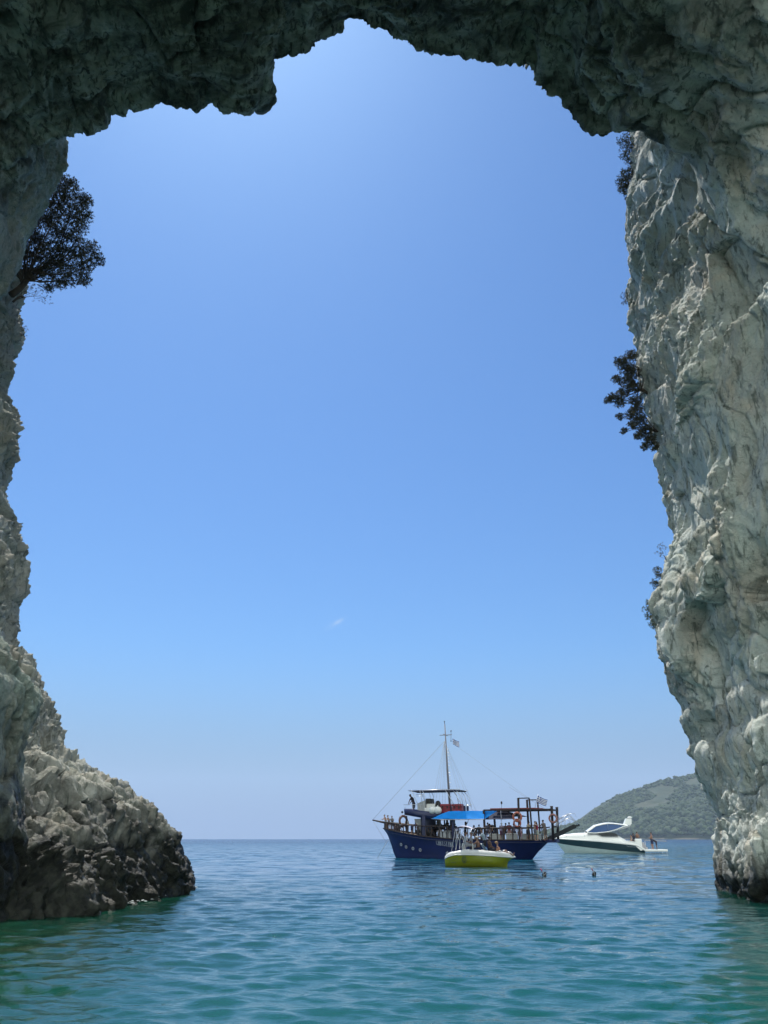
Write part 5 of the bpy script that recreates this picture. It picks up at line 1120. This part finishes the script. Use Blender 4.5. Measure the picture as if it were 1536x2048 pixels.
# ------------------------------------------------------------------ white motor yacht
def build_yacht():
    F = Frame(1220, 106.0, 6.0); S = F.S; at = F.at
    c = lambda x, y: (1100+x/6.144, 1620+y/6.144)
    root = empty('motor_yacht', F.M, 'white motor yacht with a dark teal hull band and tinted cabin windows', 'yacht')
    def B(mb, name, mat, parent=root): return mb.build(name, mat, parent)
    def prof(pts): return [S(*c(x, y), -1.6) for x, y in pts]
    gun = prof([(50, 345), (160, 350), (300, 358), (600, 362), (800, 380), (1000, 402), (1080, 428), (1120, 452), (1160, 478)])
    bt = prof([(56, 352), (160, 360), (400, 377), (600, 392), (800, 412), (1000, 432), (1080, 445), (1110, 470), (1160, 505)])
    bb = prof([(98, 402), (160, 418), (300, 440), (500, 466), (800, 498), (1000, 515), (1080, 520), (1120, 523), (1165, 526)])
    wl = prof([(205, 522), (300, 528), (500, 533), (800, 540), (1000, 543), (1080, 544), (1120, 545), (1165, 545)])
    def g(tab, x): return float(np.interp(x, [p[0] for p in tab], [p[1] for p in tab]))
    xb, xs = gun[0][0], gun[-1][0]; n = 44
    hbx = [0, 0.05, 0.15, 0.30, 0.5, 0.75, 1.0]; hb = [0.02, 0.42, 0.98, 1.52, 1.85, 1.95, 1.9]
    rows = {'hull_bottom': [], 'hull_band': [], 'topside': []}; deckr = []
    stem = lambda z: float(np.interp(z, [-0.5, wl[0][1], bb[0][1], bt[0][1], gun[0][1]], [wl[0][0]+0.6, wl[0][0], bb[0][0], bt[0][0], gun[0][0]]))
    for i in range(n):
        t = i/(n-1.0); xr = lambda z0: stem(z0)+(xs-stem(z0))*t
        x1 = xr(wl[0][1]); x2 = xr(bb[0][1]); x3 = xr(bt[0][1]); x4 = xr(gun[0][1]); b = interp(t, hbx, hb)
        zw = -0.05; z2 = g(bb, x2); z3 = g(bt, x3); z4 = max(g(gun, x4), z3+0.05)
        rows['hull_bottom'].append([(x1+0.4*(1-t), 0, -0.6), (x1+0.1*(1-t), b*0.62, -0.25), (x1, b*0.80, zw), (x1*0.5+x2*0.5, b*0.86, (z2+zw)/2), (x2, b*0.92, z2)])
        rows['hull_band'].append([(x2, b*0.921, z2), (x2*0.5+x3*0.5, b*0.965, (z2+z3)/2), (x3, b*0.995, z3)])
        rows['topside'].append([(x3, b*1.0, z3), (x3, b*1.015, z3+0.04), (x4, b*0.99, z4), (x4, b*0.90, z4+0.03)])
        deckr.append([(x4, b*0.90, z4+0.03), (x4, b*0.5, z4+0.07), (x4, 0, z4+0.09)])
    for k, mt in (('hull_bottom', colmat('pale_teal_bottom', (0.48, 0.60, 0.58), 0.35)), ('hull_band', colmat('dark_teal_band', (0.012, 0.035, 0.045), 0.25)), ('topside', M_WHITE)):
        mb = section_loft(rows[k]); r = rows[k][-1]; mb.rows([[(p[0], -p[1], p[2]) for p in r], [p for p in r]]); B(mb, k, mt)
    B(section_loft(deckr), 'deck', M_WHITE)
    # low coachroof
    ct = prof([(95, 338), (150, 312), (220, 296), (300, 286), (460, 278), (600, 272), (760, 285), (850, 312), (905, 345), (960, 378)])
    R_ = []
    x0, x1 = ct[0][0], ct[-1][0]
    for i in range(30):
        x = x0+(x1-x0)*i/29.0; z = g(ct, x); zb = g(gun, x)+0.03; t = (x-xb)/(xs-xb); b = interp(t, hbx, hb)*0.80
        R_.append([(x, b, zb), (x, b*0.93, zb+(z-zb)*0.55), (x, b*0.72, zb+(z-zb)*0.92), (x, b*0.35, z), (x, 0, z+0.02)])
    B(section_loft(R_), 'coachroof', M_WHITE)
    side = prof([(590, 290), (700, 275), (800, 285), (850, 318), (700, 322), (640, 318)])
    mb = MB(); mb.prism([(x, z) for x, z in side], -1.60, -1.30); B(mb, 'side_window', colmat('grey_window', (0.02, 0.025, 0.025), 0.5))
    # hardtop with the long curved window
    top = [S(*c(x, y), -1.35) for x, y in [(455, 272), (500, 240), (560, 196), (640, 176), (710, 165), (780, 167), (840, 174), (900, 182), (955, 190)]]
    low = [S(*c(x, y), -1.45) for x, y in [(455, 280), (540, 284), (640, 277), (700, 270), (760, 258), (820, 240), (870, 218), (910, 200), (955, 196)]]
    gt = lambda x: g(top, x); gl = lambda x: g(low, x)
    X = np.linspace(top[0][0], top[-1][0], 28); roof = []; frame = []
    for x in X:
        w = 1.38; z = gt(x); roof.append([(x, w, z), (x, w*0.93, z+0.05), (x, w*0.5, z+0.12), (x, 0, z+0.14)]); 
    B(section_loft(roof), 'hardtop', M_WHITE)
    for sg in (-1, 1):
        B(MB().tube([(x, 1.38*sg, gt(x)-0.02) for x in X], 0.065, 6), 'window_frame', M_WHITE); B(MB().tube([(x, 1.45*sg, gl(x)) for x in X], 0.07, 6), 'window_frame', M_WHITE)
        mb = MB(); mb.rows([[(x, 1.40*sg, gl(x)), (x, 1.37*sg, gt(x))] for x in X[1:-1]]); B(mb, 'window', M_GLASS)
        xm, _ = S(*c(712, 220), -1.4); B(MB().tube([(xm, 1.42*sg, gl(xm)), (xm, 1.40*sg, gt(xm))], 0.03, 6), 'window_mullion', colmat('blue_grey_mullion', (0.12, 0.2, 0.33), 0.4))
        # swept arch under the hardtop
        B(MB().rows([[(*S(*c(a, b2), -1.45)[:1], 1.45*sg, S(*c(a, b2), -1.45)[1]) for a, b2 in q] for q in (((790, 262), (830, 250)), ((850, 240), (890, 235)), ((930, 205), (960, 215)), ((985, 185), (1000, 190)))]), 'arch_panel', colmat('grey_arch', (0.38, 0.38, 0.40), 0.5))
    fz = S(*c(455, 275), 0); mb = MB(); mb.rows([[(S(*c(455, 275), 0)[0]-0.1*(1-(y/1.4)**2), y, fz[1]), (S(*c(560, 200), 0)[0]-0.1*(1-(y/1.4)**2), y*0.97, S(*c(560, 198), 0)[1])] for y in np.linspace(-1.38, 1.38, 9)]); B(mb, 'windscreen', M_GLASS)
    # radar mast
    ar = [S(*c(x, y), -0.3) for x, y in [(905, 180), (925, 125), (935, 105), (1000, 105), (1003, 165), (985, 190)]]
    B(MB().prism(ar, -0.35, 0.35), 'radar_mast', M_WHITE); x, z = S(*c(980, 92), 0); B(MB().ball((x, 0, z), (0.30, 0.30, 0.12)), 'radar_dome', M_WHITE)
    # cockpit coaming, stern quarter and bathing platform
    q = prof([(940, 372), (1010, 385), (1060, 400), (1120, 445), (1160, 482), (1110, 500), (1040, 440), (980, 420)])
    for y in (-1.9, 1.84): B(MB().prism(q, y, y+0.06), 'quarter_panel', M_WHITE)
    x0, z0 = S(*c(1105, 484), -1.7); x1, z1 = S(*c(1446, 486), -1.7); zb = S(*c(1300, 512), -1.7)[1]
    B(MB().box(x0, x1, -1.75, 1.75, max(zb, 0.12), z0, 0.06), 'bathing_platform', M_WHITE); zp = z0
    for y in (-1.2, 1.2): B(MB().tube([(x1-1.0, y, 0.25), (x1-0.9, y, -0.2), (x1-0.05, y, -0.2), (x1-0.02, y, zp-0.05)], 0.03, 6), 'platform_bracket', M_STEEL)
    xa, za = S(*c(1090, 350), -1.2); B(MB().box(xa-0.5, xa+0.35, -1.3, -0.4, zp, za-0.02, 0.12), 'sunpad_base', M_WHITE)
    st = MB()
    for k in range(4): st.box(xa+0.35+0.17*k, xa+0.60+0.17*k, -1.3, -0.6, zp, za-0.45-0.28*k, 0.02)
    B(st, 'stern_steps', colmat('step_grey', (0.35, 0.34, 0.36), 0.6))
    B(MB().box(xa-0.6, xa+0.3, 0.0, 1.4, zp, za-0.1, 0.1), 'stern_locker', M_WHITEDULL)
    xg0, zg = S(*c(1155, 370), 0.9); xg1, zg1 = S(*c(1425, 382), 0.9)
    B(MB().bar((xg0, 0.9, zg), (xg1, 0.9, zg1), 0.4, 0.09), 'passerelle', colmat('passerelle_grey', (0.30, 0.30, 0.31), 0.5)); B(MB().tube([(xg0+0.1, 0.9, zg), (xg0+0.1, 0.9, zp)], 0.05, 6), 'passerelle_post', M_STEEL)
    B(MB().tube([at(*c(940, 435), -1.97), at(*c(960, 450), -1.97), at(*c(1050, 455), -1.97), at(*c(1060, 440), -1.97)], 0.02, 6), 'hull_vent', colmat('vent_grey', (0.25, 0.3, 0.32), 0.4))
    rl = [at(*c(x, y), -1.55) for x, y in [(120, 318), (200, 300), (420, 292)]]; B(MB().tube(rl, 0.018, 6), 'bow_rail', M_STEEL)
    for q_ in rl: B(MB().tube([q_, (q_[0]+0.05, q_[1], q_[2]-0.35)], 0.015, 6), 'rail_post', M_STEEL)
    for x, y in ((300, 262), (385, 266)): pass
    pi = math.pi
    def who(px, ht, yl, rz, label, full, **kw):
        x, zt = S(px, ht, yl); h = kw.pop('h', 1.0); z = kw.pop('z', None)
        if z is not None: h = (zt-z)/full
        person(F.mat(x, yl, zt-full*h if z is None else z, rz), label, h=h, group='people aboard the white yacht', **kw)
    who(1261.2, 1670, -0.9, pi, 'pale backed person sitting lowest at the front of the yacht cockpit', 1.31, pose='sit', skin='fair', haircol=(0.01, 0.01, 0.01), low='trunks')
    who(1267.8, 1666.2, -0.5, pi*0.8, 'person in a black top in the middle of the three in the yacht cockpit', 1.31, pose='sit_turn', skin='deep', top='vest', topcol=(0.02, 0.02, 0.03))
    who(1273.7, 1663.6, -0.2, pi*0.3, 'bare chested person sitting highest beside the white sun pad', 1.31, pose='sit', skin='tan', low='shorts', lowcol=(0.02, 0.02, 0.03))
    who(1301.5, 1664.5, -0.9, pi*0.85, 'bare chested man with folded arms and navy trunks standing on the bathing platform', 1.745, pose='crossed', skin='tan', low='shorts', lowcol=(0.010, 0.014, 0.05), z=zp)
    who(1311, 1674.5, -0.2, pi*0.9, 'smaller dark figure bending on the bathing platform behind the man with folded arms', 1.46, pose='bend', skin='deep', top='vest', topcol=(0.015, 0.015, 0.02), low='shorts', lowcol=(0.02, 0.015, 0.03), z=zp)
build_yacht()
# ------------------------------------------------------------------ snorkellers
def snorkeller(px, top, D, rz, label, tube, maskcol):
    x = D*(px-768)/1672.0; M = Matrix.Translation((x, D, -1.49)) @ Matrix.Rotation(rz, 4, 'Z')
    b = person(M, label, pose='float', skin='deep', hair='cap', haircol=(0.010, 0.012, 0.014), top='shirt', topcol=(0.015, 0.02, 0.025), low='shorts', group='snorkellers in the water')
    J = skeleton(POSES['float']); H = J['H']; hf = Vector((0, 1, 0)).cross(H).normalized(); c = J['head']; s = Vector((0, 1, 0))
    m = MB(); m.ball(c+hf*0.09+H*0.01, (0.035, 0.075, 0.045), 12, 8); mk = m.build('diving_mask', colmat('mask_black', (0.01, 0.01, 0.012), 0.2), b)
    MB().tube([c+hf*math.cos(a)*0.098+s*math.sin(a)*0.092+H*0.02 for a in np.linspace(0, 2*math.pi, 25)[:-1]], 0.012, 6, True).build('mask_strap', colmat('strap_white', maskcol, 0.5), b)
    MB().tube([c+hf*0.10-H*0.06, c+hf*0.06+s*0.09-H*0.03, c+s*0.105+H*0.1, c+s*0.11+H*0.23], 0.014, 8).build('snorkel', colmat('strap_white', (0.75, 0.75, 0.75), 0.5), b)
    MB().tube([c+s*0.11+H*0.19, c+s*0.11+H*0.34], 0.030, 8).build('snorkel_top', colmat('pink_tip', tube, 0.5), b)
snorkeller(1095, 1744, 42.0, math.pi*0.9, 'swimmer with a white mask strap and a bright pink snorkel tip', (0.75, 0.12, 0.25), (0.75, 0.75, 0.75))
snorkeller(1192, 1744, 42.5, math.pi*1.05, 'swimmer with a black mask strap and short dull pink snorkel tip', (0.45, 0.12, 0.16), (0.02, 0.02, 0.02))
# ------------------------------------------------------------------ plants on the cliffs
M_BARK = paint('bark', (0.10, 0.075, 0.055), 0.9, grain=0.4)
def leafmat(name, a, b):
    m = NT(name); q = m.pos(); c = m.ramp(m.noise(q, 2.2, 3), [(0.35, a), (0.65, b)]); return m.set(base=c, rough=0.75)
M_PINE = leafmat('pine_foliage', (0.045, 0.052, 0.028), (0.12, 0.11, 0.060))
M_DRY = leafmat('dry_foliage', (0.10, 0.085, 0.055), (0.20, 0.17, 0.10))
M_SCRUB = leafmat('scrub_foliage', (0.05, 0.06, 0.03), (0.11, 0.11, 0.055))
def limb(mb, a, b, r0, r1, rng, bend=0.15, n=5):
    a = Vector(a); b = Vector(b); L = (b-a).length; pts = []
    off = Vector((rng.normal(), rng.normal(), rng.normal()))*bend*L*0.5
    for i in range(n+1): t = i/n; pts.append(a.lerp(b, t)+off*math.sin(math.pi*t))
    mb.tube(pts, [r0+(r1-r0)*i/n for i in range(n+1)], 6); return pts
def needles(cen, rad, count, size, rng, spiky=1.0, squash=(1, 1, 0.8)):
    """tufts of thin leaf blades round many twig ends"""
    V = []; F = []; 
    for _ in range(count):
        d = rng.normal(size=3); d /= np.linalg.norm(d); p = np.array(cen)+d*np.array(squash)*rad*(rng.rand()**0.45)
        for k in range(9):
            e = d*0.35+rng.normal(size=3)*0.8; e /= np.linalg.norm(e); s = np.cross(e, rng.normal(size=3)); s /= np.linalg.norm(s)+1e-9
            L = size*rng.uniform(0.4, 1.1)*spiky; w = size*0.10; i = len(V)
            V += [p-s*w*0.3, p+s*w*0.3, p+e*L*0.6+s*w, p+e*L, p+e*L*0.6-s*w]; F += [(i, i+1, i+2, i+3, i+4)]
    return V, F
def plant(name, base, clumps, label, cat, mat, trunk_r, group=None, size=0.09, dens=170, seed=1, woody=True, spiky=1.0):
    """clumps: (px, py, Y, radius px); base point on the rock. The branch system reaches every clump."""
    rng = np.random.RandomState(seed); b = P(*base)
    M = Matrix.Translation(b); Mi = M.inverted(); root = empty(name, M, label, cat, group)
    tr = MB(); V = []; F = []; cs = []
    for q in clumps:
        px, py, Y, rp = q[:4]; c = P(px, py, Y); e = P(px+rp, py, Y); cs.append((c-b, (e-c).length*1.2))
    mid = sum((c for c, _ in cs), Vector())/len(cs)*0.45
    pts = limb(tr, (0, 0, 0), mid, trunk_r, trunk_r*0.7, rng)
    for c, r in cs:
        t = rng.uniform(0.35, 1.0); st = Vector((0, 0, 0)).lerp(mid, t); limb(tr, st, c, trunk_r*0.26, trunk_r*0.07, rng, 0.25)
        for _ in range(6):
            d = Vector(rng.normal(size=3)); d.normalize(); limb(tr, st.lerp(c, rng.uniform(0.5, 1.0)), c+d*r*0.8, trunk_r*0.08, trunk_r*0.03, rng, 0.2, 3)
        v, f = needles(c, r, max(12, int(dens*(r/0.5)**1.7)), size, rng, spiky); o = len(V); V += v; F += [tuple(i+o for i in q) for q in f]
    tr.build('trunk', M_BARK, root)
    cr = MB(); cr.add(V, F, False); me = bpy.data.meshes.new('crown'); me.from_pydata([tuple(v) for v in V], [], F); me.materials.append(mat); o = bpy.data.objects.new('crown', me); COL.objects.link(o); o.parent = root
    return root
Yp = 28.0
plant('pine_tree', (22, 590, 27.5), [(118, 372, Yp, 20), (140, 365, Yp, 14), (150, 395, Yp, 22), (172, 402, Yp, 13), (115, 400, Yp, 22), (95, 415, Yp, 20), (168, 430, Yp, 16), (140, 430, Yp, 24), (105, 440, Yp, 18), (160, 455, Yp, 15),
    (80, 440, Yp, 18), (62, 470, Yp, 20), (85, 485, Yp, 18), (115, 490, Yp, 14), (180, 500, Yp, 20), (195, 520, Yp, 13), (165, 530, Yp, 22), (150, 505, Yp, 15), (140, 550, Yp, 22), (170, 560, Yp, 13), (115, 525, Yp, 20), (90, 510, Yp, 22), (95, 545, Yp, 17), (60, 510, Yp, 20), (45, 540, Yp, 16), (120, 565, Yp, 13), (40, 500, Yp, 15), (75, 545, Yp, 14), (150, 478, Yp, 14), (130, 468, Yp, 15), (110, 462, Yp, 15), (128, 505, Yp, 15), (100, 575, Yp, 10), (60, 545, Yp, 14)],
    'large dark pine tree growing out over the sea from the left cliff', 'tree', M_PINE, 0.15, size=0.12, dens=190, seed=4)
plant('dry_shrub', (26, 604, 27.5), [(60, 560, Yp, 16), (75, 590, Yp, 18), (92, 598, Yp, 12), (50, 575, Yp, 14), (65, 575, Yp, 14), (85, 580, Yp, 12)], 'sparse leafless twiggy shrub hanging beneath the large pine', 'shrub', M_DRY, 0.05, 'shrubs on the cliffs', size=0.08, dens=12, seed=5)
plant('dry_shrub', (30, 665, 29.5), [(40, 642, 29.5, 8), (47, 655, 29.5, 8), (44, 668, 29.5, 8)], 'small dry twiggy bush on the left rock below the pine', 'shrub', M_DRY, 0.03, 'shrubs on the cliffs', size=0.09, dens=45, seed=6)
plant('pine_bush', (1300, 790, 30.2), [(1262, 712, 30.2, 12), (1240, 722, 30.2, 11), (1252, 735, 30.2, 14), (1265, 745, 30.2, 13), (1232, 758, 30.2, 8), (1255, 762, 30.2, 14), (1268, 775, 30.2, 13), (1245, 785, 30.2, 11), (1225, 795, 30.2, 10), (1216, 800, 30.2, 7), (1240, 805, 30.2, 10)],
    'dark bushy pine jutting from the right cliff, upper half of the pair', 'shrub', M_PINE, 0.10, 'shrubs on the cliffs', size=0.11, dens=300, seed=7)
plant('pine_bush', (1320, 860, 30.2), [(1275, 815, 30.2, 12), (1262, 828, 30.2, 10), (1240, 833, 30.2, 7), (1280, 838, 30.2, 13), (1265, 850, 30.2, 9), (1248, 862, 30.2, 6), (1290, 860, 30.2, 13), (1300, 878, 30.2, 12), (1290, 892, 30.2, 8), (1310, 893, 30.2, 9), (1276, 872, 30.2, 8), (1270, 800, 30.2, 11)],
    'dark bushy pine trailing down the right cliff, lower half of the pair', 'shrub', M_PINE, 0.09, 'shrubs on the cliffs', size=0.11, dens=300, seed=8)
plant('cliff_shrub', (1272, 300, 30.4), [(1248, 280, 29.9, 13), (1260, 290, 29.9, 14), (1254, 305, 29.9, 14), (1262, 318, 29.9, 13), (1267, 330, 29.9, 10)], 'dark shrub tucked right under the cave roof edge on the right', 'shrub', M_PINE, 0.06, 'shrubs on the cliffs', size=0.09, dens=190, seed=9)
plant('cliff_shrub', (1275, 370, 30.4), [(1254, 345, 29.9, 11), (1247, 360, 29.9, 13), (1257, 372, 29.9, 15), (1264, 388, 29.9, 13), (1248, 378, 29.9, 10), (1268, 352, 29.9, 11)], 'olive brown spiky shrub below the one under the roof edge', 'shrub', M_SCRUB, 0.05, 'shrubs on the cliffs', size=0.12, dens=110, seed=10, spiky=1.4)
plant('cliff_shrub', (1264, 600, 30.6), [(1250, 592, 30.0, 8), (1249, 604, 30.0, 6)], 'tiny dry tuft on the right cliff above the dark pines', 'shrub', M_DRY, 0.02, 'shrubs on the cliffs', size=0.08, dens=130, seed=11)
plant('cliff_shrub', (1332, 1120, 30.6), [(1318, 1105, 30.1, 8), (1324, 1092, 30.1, 8)], 'sparse pinkish dry sprig low on the right cliff edge', 'shrub', M_DRY, 0.02, 'shrubs on the cliffs', size=0.08, dens=60, seed=12)
plant('cliff_shrub', (1328, 1165, 30.6), [(1314, 1140, 30.1, 8), (1318, 1150, 30.1, 8), (1310, 1165, 30.1, 9), (1316, 1172, 30.1, 8)], 'rounded brown tuft on the pale bulge of the right cliff', 'shrub', M_SCRUB, 0.03, 'shrubs on the cliffs', size=0.07, dens=300, seed=13)
plant('cliff_shrub', (1318, 1245, 30.6), [(1300, 1205, 30.1, 8), (1295, 1218, 30.1, 9), (1300, 1232, 30.1, 9), (1306, 1250, 30.1, 8)], 'yellow green leafy tuft under the rounded brown one', 'shrub', leafmat('green_tuft', (0.08, 0.10, 0.03), (0.17, 0.17, 0.06)), 0.03, 'shrubs on the cliffs', size=0.08, dens=200, seed=14)
# ------------------------------------------------------------------ sea haze
def build_haze():
    bm = bmesh.new(); bmesh.ops.create_cube(bm, size=1.0); me = bpy.data.meshes.new('haze'); bm.to_mesh(me); bm.free()
    o = bpy.data.objects.new('haze', me); COL.objects.link(o)
    o.scale = (11000, 11000, 384); o.location = (0, 0, 384/2-4.0)
    m = bpy.data.materials.new('sea_haze'); m.use_nodes = True; n = m.node_tree.nodes; n.clear()
    out = n.new('ShaderNodeOutputMaterial'); v = n.new('ShaderNodeVolumePrincipled')
    v.inputs['Color'].default_value = (0.60, 0.76, 0.98, 1); v.inputs['Density'].default_value = HAZE_DENSITY; v.inputs['Anisotropy'].default_value = 0.3
    m.node_tree.links.new(v.outputs[0], out.inputs['Volume']); me.materials.append(m)
    tag(o, 'thin pale sea haze over the bay', 'haze', kind='stuff')
build_haze()
